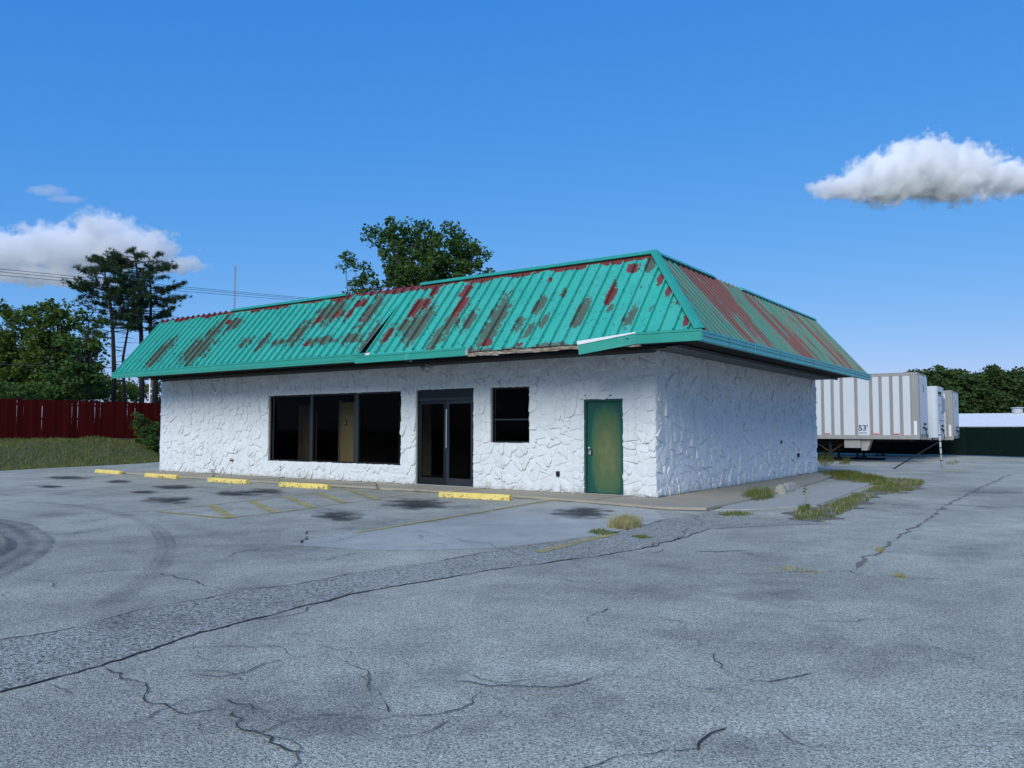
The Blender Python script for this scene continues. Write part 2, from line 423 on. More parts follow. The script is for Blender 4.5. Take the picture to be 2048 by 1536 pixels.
c = m.ramp(fade, [(0.05, (0.010, 0.075, 0.058)), (0.40, (0.04, 0.115, 0.058)), (0.78, (0.085, 0.125, 0.055)), (1.0, (0.13, 0.155, 0.065))])
green_door = m.color(c).m
green_frame = plain('dark_green_frame', (0.012, 0.065, 0.052), 0.6, 0.3, 8)

m = Mat('yellow_stop_paint', 0.8, spec=0.2)
c = m.mix(m.noise(4, 4, 0.6), (0.72, 0.55, 0.14), (0.84, 0.66, 0.21))
n = m.noise(14, 5, 0.7)
zz = m.xyz()[2]
w = m.math('ADD', n, m.math('MULTIPLY', zz, -1.4))
c = m.mix(m.ramp(w, [(0.555, 0.0), (0.62, 0.85)]), c, (0.10, 0.085, 0.05))
c = m.mix(m.ramp(m.noise(3.2, 5, 0.7), [(0.48, 0.0), (0.70, 0.55)]), c, (0.42, 0.33, 0.13))
c = m.mix(m.ramp(m.noise(40, 3, 0.7), [(0.66, 0.0), (0.7, 0.6)]), c, (0.22, 0.18, 0.09))
yellow_stop = m.color(c).bump(n, 0.3, 0.01).m
def paint_line_mat(name, colr, lo, hi):
    m = Mat(name, 0.9, base=colr)
    a = m.math('ADD', m.math('MULTIPLY', m.noise(3.0, 5, 0.7), 0.55), m.math('MULTIPLY', m.noise(60, 2, 0.6), 0.45))
    return m.alpha(m.ramp(a, [(lo, 0.0), (hi, 1.0)])).color(m.mix(m.noise(30, 3), colr, tuple(x * 0.75 for x in colr))).m
line_good = paint_line_mat('yellow_line', (0.54, 0.45, 0.18), 0.37, 0.52)
line_worn = paint_line_mat('worn_yellow_line', (0.48, 0.42, 0.20), 0.43, 0.60)
line_faint = paint_line_mat('faint_yellow_line', (0.40, 0.36, 0.20), 0.50, 0.66)
def decal_mat(name, colr, gain, ns=2.5, thr=0.25, namp=0.9, top=0.88):
    m = Mat(name, 0.85, base=colr)
    a = m.math('MULTIPLY', m.attr('mask'), gain)
    a = m.math('ADD', a, m.math('MULTIPLY', m.math('SUBTRACT', m.noise(ns, 5, 0.7), 0.5), namp))
    sp = m.ramp(m.noise(80, 2, 0.6), [(0.38, 0.45), (0.55, 1.0)])
    a = m.math('MULTIPLY', m.ramp(a, [(thr, 0.0), (thr + 0.55, top)]), sp)
    m.alpha(m.math('MULTIPLY', a, m.ramp(m.attr('mask'), [(0.0, 0.0), (0.25, 1.0)])))
    return m.m
oil_mat = decal_mat('oil_stain', (0.026, 0.026, 0.023), 0.95, 2.2, 0.12, 2.4, 0.8)
smudge_mat = decal_mat('dark_smudge', (0.085, 0.09, 0.085), 0.5, 0.9, 0.10, 2.2, 0.27)
tyre_mat = decal_mat('tyre_rubber_mark', (0.085, 0.087, 0.092), 0.55, 1.1, 0.1, 1.1, 0.6)
tyre_faint = decal_mat('faint_tyre_mark', (0.13, 0.133, 0.14), 0.42, 1.1, 0.1, 0.9, 0.55)
crack_mat = plain('crack_dark', (0.05, 0.05, 0.046), 1.0, 0.4, 30)  # dark tone of cracks and joints
crack_pale = plain('crack_dust', (0.13, 0.128, 0.115), 1.0, 0.4, 30)
seam_mat = plain('earth_filled_joint', (0.20, 0.18, 0.14), 1.0, 0.4, 18)

m = Mat('fence_red', 0.95, spec=0.03)
c = m.mix(m.rand(), (0.062, 0.0055, 0.005), (0.095, 0.009, 0.007))
c = m.mix(m.ramp(m.noise(7, 5, 0.7, m.scaled((1, 2, 0.15))), [(0.5, 0.0), (0.75, 0.5)]), c, (0.03, 0.004, 0.004))
fence_red = m.color(c).m
raw_wood = plain('raw_timber', (0.35, 0.27, 0.18), 0.9, 0.3, 8)
def leaf_mat(name, a, b, d, trans=0.35):
    m = Mat(name, 0.75, spec=0.15)
    c = m.mix(m.noise(0.9, 3, 0.6), a, b)
    c = m.mix(m.ramp(m.noise(6.0, 2), [(0.45, 0.0), (0.65, 0.8)]), c, d)
    m.color(c)
    tb = m.N.new('ShaderNodeBsdfTranslucent'); m.put(c, tb.inputs['Color'])
    mx = m.N.new('ShaderNodeMixShader'); mx.inputs[0].default_value = trans
    m.L.new(m.b.outputs[0], mx.inputs[1]); m.L.new(tb.outputs[0], mx.inputs[2]); m.L.new(mx.outputs[0], m.out.inputs['Surface'])
    return m.m
leaf_dark = leaf_mat('leaf_dark_green', (0.050, 0.108, 0.025), (0.108, 0.182, 0.040), (0.038, 0.088, 0.023))
leaf_mid = leaf_mat('leaf_mid_green', (0.062, 0.12, 0.020), (0.145, 0.205, 0.036), (0.045, 0.096, 0.021))
leaf_olive = leaf_mat('leaf_yellow_green', (0.10, 0.13, 0.025), (0.19, 0.19, 0.035), (0.07, 0.10, 0.02))
leaf_far = leaf_mat('leaf_far_wood', (0.032, 0.072, 0.020), (0.088, 0.130, 0.034), (0.024, 0.054, 0.017), 0.2)
needle = leaf_mat('pine_needle', (0.025, 0.060, 0.024), (0.058, 0.100, 0.036), (0.020, 0.046, 0.020), 0.2)
blade_mat = leaf_mat('grass_blade', (0.12, 0.16, 0.035), (0.24, 0.25, 0.06), (0.075, 0.12, 0.025), 0.3)
blade_dark = leaf_mat('bank_grass_blade', (0.085, 0.165, 0.026), (0.20, 0.225, 0.055), (0.27, 0.22, 0.11), 0.3)
blade_dry = leaf_mat('dry_grass_blade', (0.42, 0.37, 0.16), (0.54, 0.47, 0.22), (0.30, 0.28, 0.10), 0.3)
bark = plain('bark', (0.045, 0.038, 0.030), 0.95, 0.4, 9)
pine_bark = plain('pine_bark', (0.040, 0.034, 0.030), 0.95, 0.4, 9)

m = Mat('trailer_white', 0.5, spec=0.35)
c = m.mix(m.noise(0.8, 5, 0.65), (0.51, 0.54, 0.555), (0.60, 0.62, 0.62))
c = m.mix(m.ramp(m.noise(5, 5, 0.7, m.scaled((1, 1, 0.12))), [(0.58, 0.0), (0.8, 0.4)]), c, (0.38, 0.36, 0.31))
trailer_white = m.color(c).m
m = Mat('trailer_grey_post', 0.6, spec=0.3)
c = m.mix(m.noise(6, 5, 0.7, m.scaled((1, 1, 0.15))), (0.22, 0.213, 0.195), (0.35, 0.343, 0.325))
trailer_grey = m.color(c).m
trailer_panel_grey = plain('trailer_nose_grey', (0.30, 0.33, 0.36), 0.6, 0.15, 2)
undercarriage = plain('undercarriage_steel', (0.018, 0.016, 0.015), 0.9, 0.4)
rust_steel = plain('rusty_steel', (0.06, 0.035, 0.024), 0.9, 0.4)
rubber = plain('tyre_rubber', (0.015, 0.015, 0.015), 0.9, 0.2)
red_refl = plain('red_reflector', (0.50, 0.03, 0.05), 0.5, 0.1)
navy = plain('navy_lettering', (0.03, 0.045, 0.12), 0.7, 0.1)
galv = plain('galvanised_steel', (0.42, 0.43, 0.44), 0.5, 0.35, 9, spec=0.4)
green_screen = plain('dark_green_slat', (0.005, 0.014, 0.012), 0.95, 0.35, 5, spec=0.08)
blue_paint = plain('blue_paint', (0.04, 0.12, 0.42), 0.6, 0.1)
white_roof = plain('white_metal_sheet', (0.80, 0.79, 0.75), 0.6, 0.06, 1)
wire_mat = plain('wire', (0.05, 0.05, 0.055), 0.7, 0.1)
mast_mat = plain('mast_steel', (0.34, 0.30, 0.31), 0.6, 0.15, 0.2)
pole_wood = plain('pole_wood', (0.16, 0.12, 0.085), 0.9, 0.3, 6)
white_pvc = plain('white_pipe', (0.75, 0.75, 0.74), 0.6, 0.05)
lamp_glass = plain('lamp_lens', (0.50, 0.50, 0.48), 0.25, 0.1)

# ------------------------------------------------------------------ the ground
GZ = -0.06
bank_soil = None
g = MB().poly([(-9000, -9000, GZ - 0.03), (9000, -9000, GZ - 0.03), (9000, 9000, GZ - 0.03), (-9000, 9000, GZ - 0.03)]).build('ground', ground_mat)
tag(g, kind='structure')
lot = MB().poly([(-25.5, -60, GZ), (60, -60, GZ), (60, 37.5, GZ), (-24, 41, GZ), (-28.5, 14, GZ), (-27.2, 4.6, GZ), (-26.3, 2.6, GZ), (-25.5, -0.5, GZ), (-24.6, -3.2, GZ), (-24.8, -12, GZ)]).build('parking_lot', asphalt)
tag(lot, kind='structure')

def sheet(name, pts, mat, lift, parent=lot):
    return MB().poly([(p[0], p[1], GZ + lift) for p in pts]).build(name, mat, parent)
def strip(name, pts, w, mat, lift, jit=0.0, parent=lot, sub=1, seed=0):
    """a narrow sheet along ground points"""
    r = random.Random(seed); P = [Vector((p[0], p[1], 0)) for p in pts]
    if sub > 1:
        Q = []
        for a, b in zip(P, P[1:]):
            for k in range(sub):
                q = a.lerp(b, k / sub)
                if k: q += Vector((r.uniform(-jit, jit), r.uniform(-jit, jit), 0))
                Q.append(q)
        P = Q + [P[-1]]
    L, Rr = [], []
    for i, p in enumerate(P):
        t = (P[min(i + 1, len(P) - 1)] - P[max(i - 1, 0)]); t.normalize(); nrm = Vector((-t.y, t.x, 0))
        ww = w
        if jit:
            p = P[i] = p + nrm * r.uniform(-1, 1) * jit
            nv = 0.5 + 1.1 * noise.noise(Vector((p.x * 1.7, p.y * 1.7, seed))) + r.uniform(-0.25, 0.35)
            ww = w * max(0.12, min(1.7, nv * 1.6)) * (0.15 if i in (0, len(P) - 1) else 1)
        L.append(p + nrm * ww / 2); Rr.append(p - nrm * ww / 2)
    mb = MB()
    for i in range(len(P) - 1):
        mb.poly([(q.x, q.y, GZ + lift) for q in (L[i], Rr[i], Rr[i + 1], L[i + 1])])
    return mb.build(name, mat, parent)
def decal(name, u, v, du, dv, mat, lift, n=28, rings=7):
    """soft-edged stain: an ellipse seen in the photograph, laid on the ground"""
    V, F_, A = [], [], []
    for r_ in range(rings + 1):
        for k in range(n):
            w = 2 * math.pi * k / n; q = r_ / rings
            p = onz(u + du * q * math.cos(w), v + dv * q * math.sin(w)); V.append((p.x, p.y, GZ + lift)); A.append(1 - q)
    for r_ in range(rings):
        for k in range(n):
            k2 = (k + 1) % n
            F_.append((r_ * n + k, r_ * n + k2, (r_ + 1) * n + k2, (r_ + 1) * n + k))
    me = bpy.data.meshes.new(name); me.from_pydata(V, [], F_)
    at_ = me.attributes.new('mask', 'FLOAT', 'POINT'); at_.data.foreach_set('value', A)
    me.materials.append(mat); o = bpy.data.objects.new(name, me); col.objects.link(o); o.parent = lot
    return o
def arc_decal(name, pts, w, mat, lift, seed=0):
    P = [onz(*p) for p in pts]
    Q = []
    for i in range(len(P) - 1):        # Catmull-Rom
        a, b, c_, d = P[max(i - 1, 0)], P[i], P[i + 1], P[min(i + 2, len(P) - 1)]
        for k in range(8):
            t = k / 8
            Q.append(0.5 * ((2 * b) + (c_ - a) * t + (2 * a - 5 * b + 4 * c_ - d) * t * t + (3 * b - a - 3 * c_ + d) * t ** 3))
    V, F_, A = [], [], []
    prof = [(-0.5, 0), (-0.42, 0.8), (-0.2, 0.45), (0, 0.9), (0.2, 0.45), (0.42, 0.8), (0.5, 0)]
    for i, q in enumerate(Q):
        t = (Q[min(i + 1, len(Q) - 1)] - Q[max(i - 1, 0)]).normalized(); nr = Vector((-t.y, t.x, 0))
        e = min(1, i / 6, (len(Q) - 1 - i) / 6)
        for s_, a in prof:
            p = q + nr * s_ * w; V.append((p.x, p.y, GZ + lift)); A.append(a * e)
    k = len(prof)
    for i in range(len(Q) - 1):
        for j in range(k - 1): F_.append((i * k + j, i * k + j + 1, (i + 1) * k + j + 1, (i + 1) * k + j))
    me = bpy.data.meshes.new(name); me.from_pydata(V, [], F_)
    at_ = me.attributes.new('mask', 'FLOAT', 'POINT'); at_.data.foreach_set('value', A)
    me.materials.append(mat); o = bpy.data.objects.new(name, me); col.objects.link(o); o.parent = lot
    return o

def wavy(pts, step=0.18, amp=0.035, seed=0):
    """resample a ground polyline with small irregular wander"""
    P = [onz(*p) if len(p) == 2 else Vector(p) for p in pts]; out = []
    for a, b in zip(P, P[1:]):
        n = max(1, int((b - a).length / step))
        for k in range(n):
            q = a.lerp(b, k / n); w = amp * noise.noise(Vector((q.x * 2.3, q.y * 2.3, seed))) * 2 + amp * 0.6 * noise.noise(Vector((q.x * 9, q.y * 9, seed)))
            t = (b - a).normalized(); out.append(q + Vector((-t.y, t.x, 0)) * (w + amp * 0.5 * noise.noise(Vector((q.x * 27, q.y * 27, seed)))))
    return out + [P[-1]]

# the long trench patch across the lot
UP = [(-420, 1345), (-200, 1312), (0, 1281), (90, 1270), (200, 1240), (300, 1218), (420, 1195), (530, 1178), (620, 1163), (720, 1145), (880, 1122), (1000, 1100), (1130, 1083), (1215, 1070), (1290, 1050), (1335, 1038)]
LO = [(-420, 1500), (-200, 1440), (0, 1386), (100, 1360), (200, 1333), (300, 1299), (420, 1262), (560, 1225), (700, 1190), (820, 1168), (960, 1145), (1100, 1125), (1230, 1108), (1300, 1094), (1375, 1072), (1420, 1058)]
up, lo = wavy(UP, 0.07, 0.035, 1), wavy(LO, 0.07, 0.035, 4)
def band(name, A, B, mat, lift):
    mb = MB(); n = max(len(A), len(B))
    ra = [A[int(i * (len(A) - 1) / (n - 1))] for i in range(n)]; rb = [B[int(i * (len(B) - 1) / (n - 1))] for i in range(n)]
    for i in range(n - 1): mb.poly([(q.x, q.y, GZ + lift) for q in (ra[i], rb[i], rb[i + 1], ra[i + 1])])
    return mb.build(name, mat, lot)
band('asphalt_patch', up, lo, asphalt_coarse, 0.004)
apron_a = wavy([(1335, 1038), (1420, 1026), (1480, 1030), (1560, 1038), (1650, 1046)], seed=8)
apron_b = wavy([(1420, 1058), (1470, 1056), (1540, 1052), (1600, 1050), (1665, 1048)], seed=9)
band('asphalt_patch', apron_a, apron_b, asphalt_coarse, 0.005)
sheet('asphalt_patch', wavy([(1230, 1012), (1310, 1020), (1330, 1038), (1290, 1050), (1215, 1068), (1100, 1084), (1000, 1096), (880, 1100), (720, 1100), (560, 1090), (700, 1066), (900, 1040), (1080, 1008), (1150, 1004)], seed=3), asphalt_pale, 0.003)
strip('crack', wavy(UP, 0.07, 0.035, 1), 0.015, crack_mat, 0.008, 0.008, seed=2)
strip('crack', wavy(LO, 0.07, 0.035, 4), 0.015, crack_mat, 0.008, 0.009, seed=3)
CR = [([(205, 1340), (255, 1362), (300, 1372), (308, 1385), (296, 1398), (330, 1410), (358, 1423), (440, 1418)], 0.014, 1),
      ([(448, 1398), (470, 1412), (500, 1422), (545, 1432), (566, 1447)], 0.012, 1),
      ([(480, 1422), (490, 1440), (478, 1456), (510, 1475), (552, 1497), (610, 1508)], 0.014, 1),
      ([(40, 1160), (110, 1166), (112, 1176)], 0.012, 1), ([(0, 1210), (10, 1190), (22, 1185)], 0.02, 1),
      ([(300, 1148), (400, 1165), (455, 1183), (560, 1172)], 0.02, 1), ([(456, 1183), (440, 1194)], 0.03, 1),
      ([(110, 1152), (250, 1140), (400, 1122), (470, 1110), (540, 1094)], 0.018, 0), ([(80, 1072), (200, 1060), (330, 1050)], 0.02, 0),
      ([(0, 1050), (150, 1044), (250, 1034)], 0.018, 0), ([(600, 1087), (612, 1072), (628, 1063)], 0.04, 1), ([(582, 1096), (605, 1091)], 0.03, 1),
      ([(640, 1122), (672, 1113), (708, 1106)], 0.03, 1), ([(1390, 1106), (1440, 1104), (1498, 1101)], 0.035, 0),
      ([(1290, 1096), (1360, 1078), (1372, 1066), (1380, 1056)], 0.02, 1),
      ([(1700, 1142), (1712, 1148), (1800, 1154), (1900, 1163)], 0.018, 1), ([(1410, 1150), (1500, 1148), (1600, 1146), (1700, 1142)], 0.012, 0),
      ([(830, 1062), (980, 1090), (1040, 1110)], 0.012, 0), ([(700, 1460), (760, 1480), (850, 1462), (900, 1440)], 0.012, 0), ([(60, 1380), (110, 1388), (150, 1392)], 0.014, 0),
      ([(560, 1000), (620, 1010), (660, 1022)], 0.015, 0), ([(0, 985), (120, 980), (260, 968)], 0.015, 0), ([(1560, 1250), (1640, 1238), (1750, 1242)], 0.010, 0), ([(940, 1350), (1000, 1362), (1080, 1358)], 0.010, 0)]
for i, (p, w, dk) in enumerate(CR):
    strip('crack', wavy(p, 0.05, 0.07, 10 + i), w * 0.62, crack_mat if dk else crack_pale, 0.009, 0.009, seed=20 + i)
rc = random.Random(55)
for i in range(26):                      # fine wandering cracks
    u, v = rc.uniform(-50, 2050), 1000 + 480 * rc.random() ** 0.8
    p = onz(u, v); a = rc.uniform(0, 6.28); P = [p.copy()]
    for k in range(rc.randrange(8, 22)):
        a += rc.gauss(0, 0.45); p = p + Vector((math.cos(a), math.sin(a), 0)) * 0.09; P.append(p.copy())
    strip('crack', wavy([tuple(q) for q in P], 0.04, 0.02, 200 + i), rc.uniform(0.005, 0.009), crack_pale if i % 3 else crack_mat, 0.0095, 0.004, seed=300 + i)
strip('joint', wavy([(1690, 1146), (1750, 1108), (1820, 1062), (1890, 1012), (1960, 976), (2020, 950)], 0.12, 0.05, 6), 0.045, seam_mat, 0.005, 0.02, seed=9)

# painted lines
LN = [([(710, 1067), (1105, 1000)], 0.10, line_good), ([(1074, 1105), (1228, 1068)], 0.16, line_good),
      ([(22, 988), (200, 977), (390, 962)], 0.10, line_faint), ([(320, 987), (512, 972)], 0.10, line_faint), ([(60, 1000), (180, 1001)], 0.10, line_faint),
      ([(312, 1023), (420, 1011), (560, 995), (720, 976)], 0.10, line_worn), ([(312, 1023), (455, 1037)], 0.11, line_good),
      ([(455, 1037), (553, 1026), (690, 1007), (850, 985)], 0.10, line_worn), ([(720, 976), (752, 977)], 0.1, line_worn)]
for p, w, mt in LN:
    strip('paint_line', [onz(*q) for q in p], w, mt, 0.010)
for a, b in (((422, 1011), (463, 1036)), ((502, 1003), (552, 1026)), ((573, 994), (625, 1016)), ((636, 987), (690, 1006)), ((697, 980), (757, 1000))):
    strip('paint_line', [onz(*a), onz(*b)], 0.17, line_good, 0.012)
# stains and tyre marks
for i, (u, v, du, dv) in enumerate(((832, 1009, 88, 15), (1165, 1027, 80, 15), (675, 1033, 66, 12), (525, 984, 62, 8), (475, 988, 70, 8), (337, 1001, 72, 9), (345, 975, 55, 6), (237, 964, 36, 5), (140, 956, 60, 5), (100, 974, 40, 4), (290, 985, 40, 4))):
    decal('oil_stain', u, v, du, dv, oil_mat, 0.014)
for i, (u, v, du, dv) in enumerate(((1590, 1180, 190, 44), (1430, 1280, 330, 70), (1180, 1420, 420, 90), (1330, 1180, 220, 30), (560, 1420, 260, 80), (1800, 1330, 260, 60), (900, 1490, 330, 50), (1560, 1120, 160, 22), (560, 1100, 160, 26), (1940, 1110, 120, 22), (1480, 1490, 320, 50), (1800, 1010, 90, 10), (300, 1240, 160, 30))):
    decal('asphalt_smudge', u, v, du, dv, smudge_mat, 0.002 + 0.0004 * i)
arc_decal('tyre_mark', [(-260, 1030), (-120, 1036), (0, 1048), (48, 1070), (58, 1092), (20, 1122), (-60, 1160), (-240, 1220)], 0.62, tyre_mat, 0.016)
arc_decal('tyre_mark', [(-260, 1052), (-120, 1062), (-30, 1078), (-8, 1094), (-40, 1116), (-120, 1150), (-260, 1190)], 0.5, tyre_mat, 0.017)
arc_decal('tyre_mark', [(-60, 1000), (100, 1008), (200, 1020), (290, 1046), (328, 1080), (325, 1120), (290, 1160), (230, 1200), (160, 1240)], 0.26, tyre_faint, 0.018)

# sidewalk round the shop and the concrete pad
WALK = [(-19.4, -1.35), (-12, -1.36), (-6, -1.22), (-1.8, -1.30), (-0.2, -1.55), (1.05, -1.80), (1.72, -1.50), (1.75, 0.3), (1.60, 3.9), (1.2, 9.0), (0.9, 11.2), (0.3, 12.7), (0.3, 13.2), (-0.05, 13.2), (-0.05, 0.30), (-19.4, 0.30)]
sw = MB().prism([(x, y, GZ - 0.1) for x, y in WALK], (0, 0, 0.1 + 0.055)).build('sidewalk', walk_mat)
tag(sw, kind='structure')
for x in (-16, -12.2, -8.4, -4.6, -0.8):
    MB().box((x - 0.008, -1.28, -0.0049), (x + 0.008, 0.0, -0.001)).build('joint', crack_mat, sw)
strip('joint', [(x, y - 0.02) for x, y in WALK[:9]], 0.05, crack_mat, 0.007, 0.012, sub=40, seed=33)  # dark strip added along the walk to dull its bright sunlit edge
pad = MB().prism([(p.x, p.y, GZ - 0.05) for p in wavy([(1432, 1021), (1478, 1004), (1535, 992), (1592, 976), (1655, 966), (1745, 967), (1690, 990), (1635, 1012), (1560, 1016), (1500, 1020)], 0.3, 0.03, 12)], (0, 0, 0.05 + 0.018)).build('concrete_pad', pad_mat)
tag(pad, kind='structure')

# grass bank on the left, up to the red fence
bank_edge = [(-45, -9.0), (-12, -24.8), (-3.2, -24.5), (-0.5, -25.4), (2.4, -26.1), (4.4, -27.0), (7.0, -29.5), (13.0, -29.8), (30, -30)]
def bank_x(y):
    P = [(-60, -24.9)] + [p for p in bank_edge if p[0] > -44]
    for (a, b), (c_, d) in zip(P, P[1:]):
        if a <= y <= c_: return b + (d - b) * (y - a) / (c_ - a)
    return -30
def bank_z(x, y):
    e = bank_x(y)
    t = max(0.0, min(1.0, (e - x) / (e + 32.0)))
    return GZ - 0.01 + 1.06 * (t * t * (3 - 2 * t) * 0.5 + t * 0.5) + (0.20 * noise.noise(Vector((x * 0.6, y * 0.6, 2))) + 0.07 * noise.noise(Vector((x * 2.4, y * 2.4, 5)))) * min(1, t * 4)
mb = MB(); ys = np.arange(-40, 26, 0.5); nx = 22
for y in ys:
    e = bank_x(y)
    for k in range(nx):
        x = e + 0.15 - (e + 0.15 + 33.0) * k / (nx - 2) if k < nx - 1 else -120.0
        mb.v.append((x, y, bank_z(max(x, -33), y) if k < nx - 1 else 1.0))
for j in range(len(ys) - 1):
    for k in range(nx - 1): mb.f.append((j * nx + k, (j + 1) * nx + k, (j + 1) * nx + k + 1, j * nx + k + 1))
bank = tag(mb.build('grass_bank', ground_mat, smooth=True), kind='structure')

def blades(name, pts, h, w, mat, seed, lean=0.5, parent=None, per=1):
    """grass blades as slim triangles rising from pts (N,3)"""
    r = np.random.default_rng(seed); P = np.repeat(np.asarray(pts, float), per, 0); N = len(P)
    P[:, :2] += r.normal(0, 0.02, (N, 2)) * (per > 1)
    a = r.uniform(0, 2 * np.pi, N); hh = h * r.uniform(0.45, 1.25, N); ln = r.uniform(0, lean, N) * hh
    d = np.stack([np.cos(a), np.sin(a), np.zeros(N)], 1); s = np.stack([-np.sin(a), np.cos(a), np.zeros(N)], 1)
    ww = (w * r.uniform(0.6, 1.3, N))[:, None]
    V = np.stack([P - s * ww, P + s * ww, P + d * ln[:, None] + np.array([0, 0, 1]) * hh[:, None]], 1)
    return np_mesh(name, V.reshape(-1, 3), 3, mat, parent)
r = np.random.default_rng(3); pts = []
while len(pts) < 26000:
    y = r.uniform(-14, 10); e = bank_x(y); x = r.uniform(-32, e + 0.05)
    pts.append((x, y, bank_z(x, y) - 0.01))
tag(blades('bank_grass', pts, 0.13, 0.016, blade_dark, 4, 0.9), 'short dull green and brown grass covering the bank below the red fence', 'grass', kind='stuff')

def in_poly(x, y, P):
    c_ = False; j = len(P) - 1
    for i in range(len(P)):
        if (P[i][1] > y) != (P[j][1] > y) and x < (P[j][0] - P[i][0]) * (y - P[i][1]) / (P[j][1] - P[i][1]) + P[i][0]: c_ = not c_
        j = i
    return c_
def fill(P, n, seed, thr=-0.1, z=GZ):
    r = random.Random(seed); xs_ = [p[0] for p in P]; ys_ = [p[1] for p in P]; out = []
    tries = 0
    while len(out) < n and tries < n * 60:
        tries += 1
        x, y = r.uniform(min(xs_), max(xs_)), r.uniform(min(ys_), max(ys_))
        if in_poly(x, y, P) and noise.noise(Vector((x * 1.6, y * 1.6, seed))) + 0.7 * noise.noise(Vector((x * 5, y * 5, seed))) + r.gauss(0, 0.12) > thr: out.append((x, y, z))
    return out
gp = lambda L: [(onz(*p).x, onz(*p).y) for p in L]
strip1 = gp([(1632, 945), (1700, 943), (1760, 955), (1850, 963), (1838, 978), (1800, 986), (1760, 990), (1690, 1026), (1652, 1046), (1590, 1040), (1588, 1026), (1640, 1016), (1700, 994), (1755, 972), (1700, 962), (1650, 957)])
soil = MB().poly([(q.x, q.y, GZ + 0.006) for q in wavy([(x, y, GZ) for x, y in strip1 + strip1[:1]], 0.12, 0.16, 44)]).build('soil', dirt_mat, lot)
tag(blades('dry_grass_strip', fill(strip1, 1300, 25, 0.05), 0.10, 0.006, blade_dry, 26, 1.2), 'straw coloured dry grass mixed into the ragged strip by the concrete pad', 'grass', kind='stuff')
tag(blades('grass_strip', fill(strip1, 7500, 5, 0.05), 0.09, 0.0065, blade_mat, 6, 0.8), 'ragged yellow green grass strip growing along the edge of the concrete pad', 'grass', kind='stuff')
tag(blades('grass_strip', fill(gp([(1632, 946), (1700, 944), (1770, 958), (1770, 968), (1700, 960), (1650, 954)]), 2600, 8, -0.1), 0.14, 0.0065, leaf_olive, 6, 0.8), 'greener thick grass at the back corner of the white shop', 'grass', kind='stuff')
dry = lambda n, px, h, mt, lab, num, sd, z=GZ: tag(blades(n, fill(gp(px), num, sd, -0.5, z), h, 0.005, mt, sd, 1.3, per=1), lab, 'grass tuft', kind='stuff' if 'thin line' in lab else None)
dry('grass_tuft', [(1214, 1056), (1225, 1047), (1250, 1040), (1275, 1046), (1285, 1056), (1250, 1060)], 0.14, blade_dry, 'pale dry grass tuft standing alone in front of the green door', 1400, 11)
dry('grass_tuft', [(1172, 1065), (1200, 1060), (1238, 1067), (1205, 1072)], 0.05, blade_mat, 'low green tuft lying at the end of the short yellow line', 420, 12)
dry('grass_tuft', [(1264, 1074), (1285, 1072), (1310, 1076), (1285, 1079)], 0.04, blade_mat, 'tiny flat green tuft in the coarse asphalt patch', 260, 13)
dry('grass_tuft', [(1485, 1000), (1500, 988), (1540, 985), (1548, 998), (1515, 1004)], 0.22, blade_mat, 'leafy green grass tuft beside the broken concrete block', 900, 14)
dry('grass_tuft', [(1432, 1030), (1470, 1025), (1510, 1029), (1470, 1035)], 0.07, blade_mat, 'flat green tuft on the asphalt at the corner of the sidewalk', 420, 15)
dry('grass_tuft', [(1540, 1137), (1580, 1134), (1645, 1144), (1640, 1149), (1580, 1143)], 0.03, blade_dry, 'thin line of straw coloured grass in a crack of open asphalt', 170, 16)
dry('grass_tuft', [(1782, 1152), (1800, 1149), (1815, 1155), (1800, 1158)], 0.04, blade_dry, 'small straw coloured tuft below the end of the earth filled joint', 80, 17)
dry('grass_tuft', [(1750, 1101), (1760, 1098), (1768, 1105), (1758, 1107)], 0.05, blade_dry, 'tiny straw tuft growing in the earth filled joint', 120, 18)
dry('grass_tuft', [(1636, 930), (1640, 912), (1662, 912), (1668, 930), (1655, 937)], 0.55, leaf_olive, 'tall feathery green weed behind the back corner of the shop', 500, 19)
dry('grass_tuft', [(1670, 930), (1700, 920), (1700, 930)], 0.28, leaf_olive, 'low weeds round the foot of the short dark post', 260, 20)
dry('grass_tuft', [(1890, 928), (1915, 922), (1918, 927), (1900, 931)], 0.10, blade_mat, 'small green tuft beside the leaning steel gate post', 200, 21)
dry('grass_tuft', [(1875, 938), (1930, 938), (1950, 943), (1890, 944)], 0.05, blade_dry, 'dry grass scattered round the foot of the leaning gate post', 300, 22)
dry('grass_tuft', [(1595, 1017), (1618, 1012), (1622, 1020), (1604, 1023)], 0.09, blade_mat, 'green weed rooted in the broken edge of the concrete pad', 250, 23)
for u, v, n in ((665, 975, 90), (700, 975, 60), (790, 979, 140), (830, 982, 160), (860, 985, 120), (1000, 985, 40)):
    p = onz(u, v)
    blades('weed', [(p.x + U(-0.5, 0.5), p.y + U(-0.03, 0.03), GZ) for _ in range(n)], 0.05, 0.006, blade_mat, n, 1.0, parent=sw)

# ------------------------------------------------------------------ the shop
shop = thing('shop_building', (-9.5, 6.4, 0), 'low white stone faced shop with a peeling teal metal roof', 'building')
WX0, WZ = -19.02, 3.20
BACK = 12.9
OPEN = [(-13.08, -7.48, 0.49, 2.50), (-6.95, -5.00, 0.0, 2.51), (-4.47, -3.30, 1.13, 2.50), (-1.79, -0.79, 0.0, 2.15)]
def wall_grid(x0, x1, z0, z1, opens):
    xs_ = sorted({x0, x1, *[o[0] for o in opens], *[o[1] for o in opens]}); zs = sorted({z0, z1, *[o[2] for o in opens if o[2] > z0], *[o[3] for o in opens]})
    for a, b in zip(xs_, xs_[1:]):
        for c_, d in zip(zs, zs[1:]):
            mx_, mz = (a + b) / 2, (c_ + d) / 2
            if not any(o[0] < mx_ < o[1] and o[2] < mz < o[3] for o in opens): yield a, b, c_, d
mb = MB()
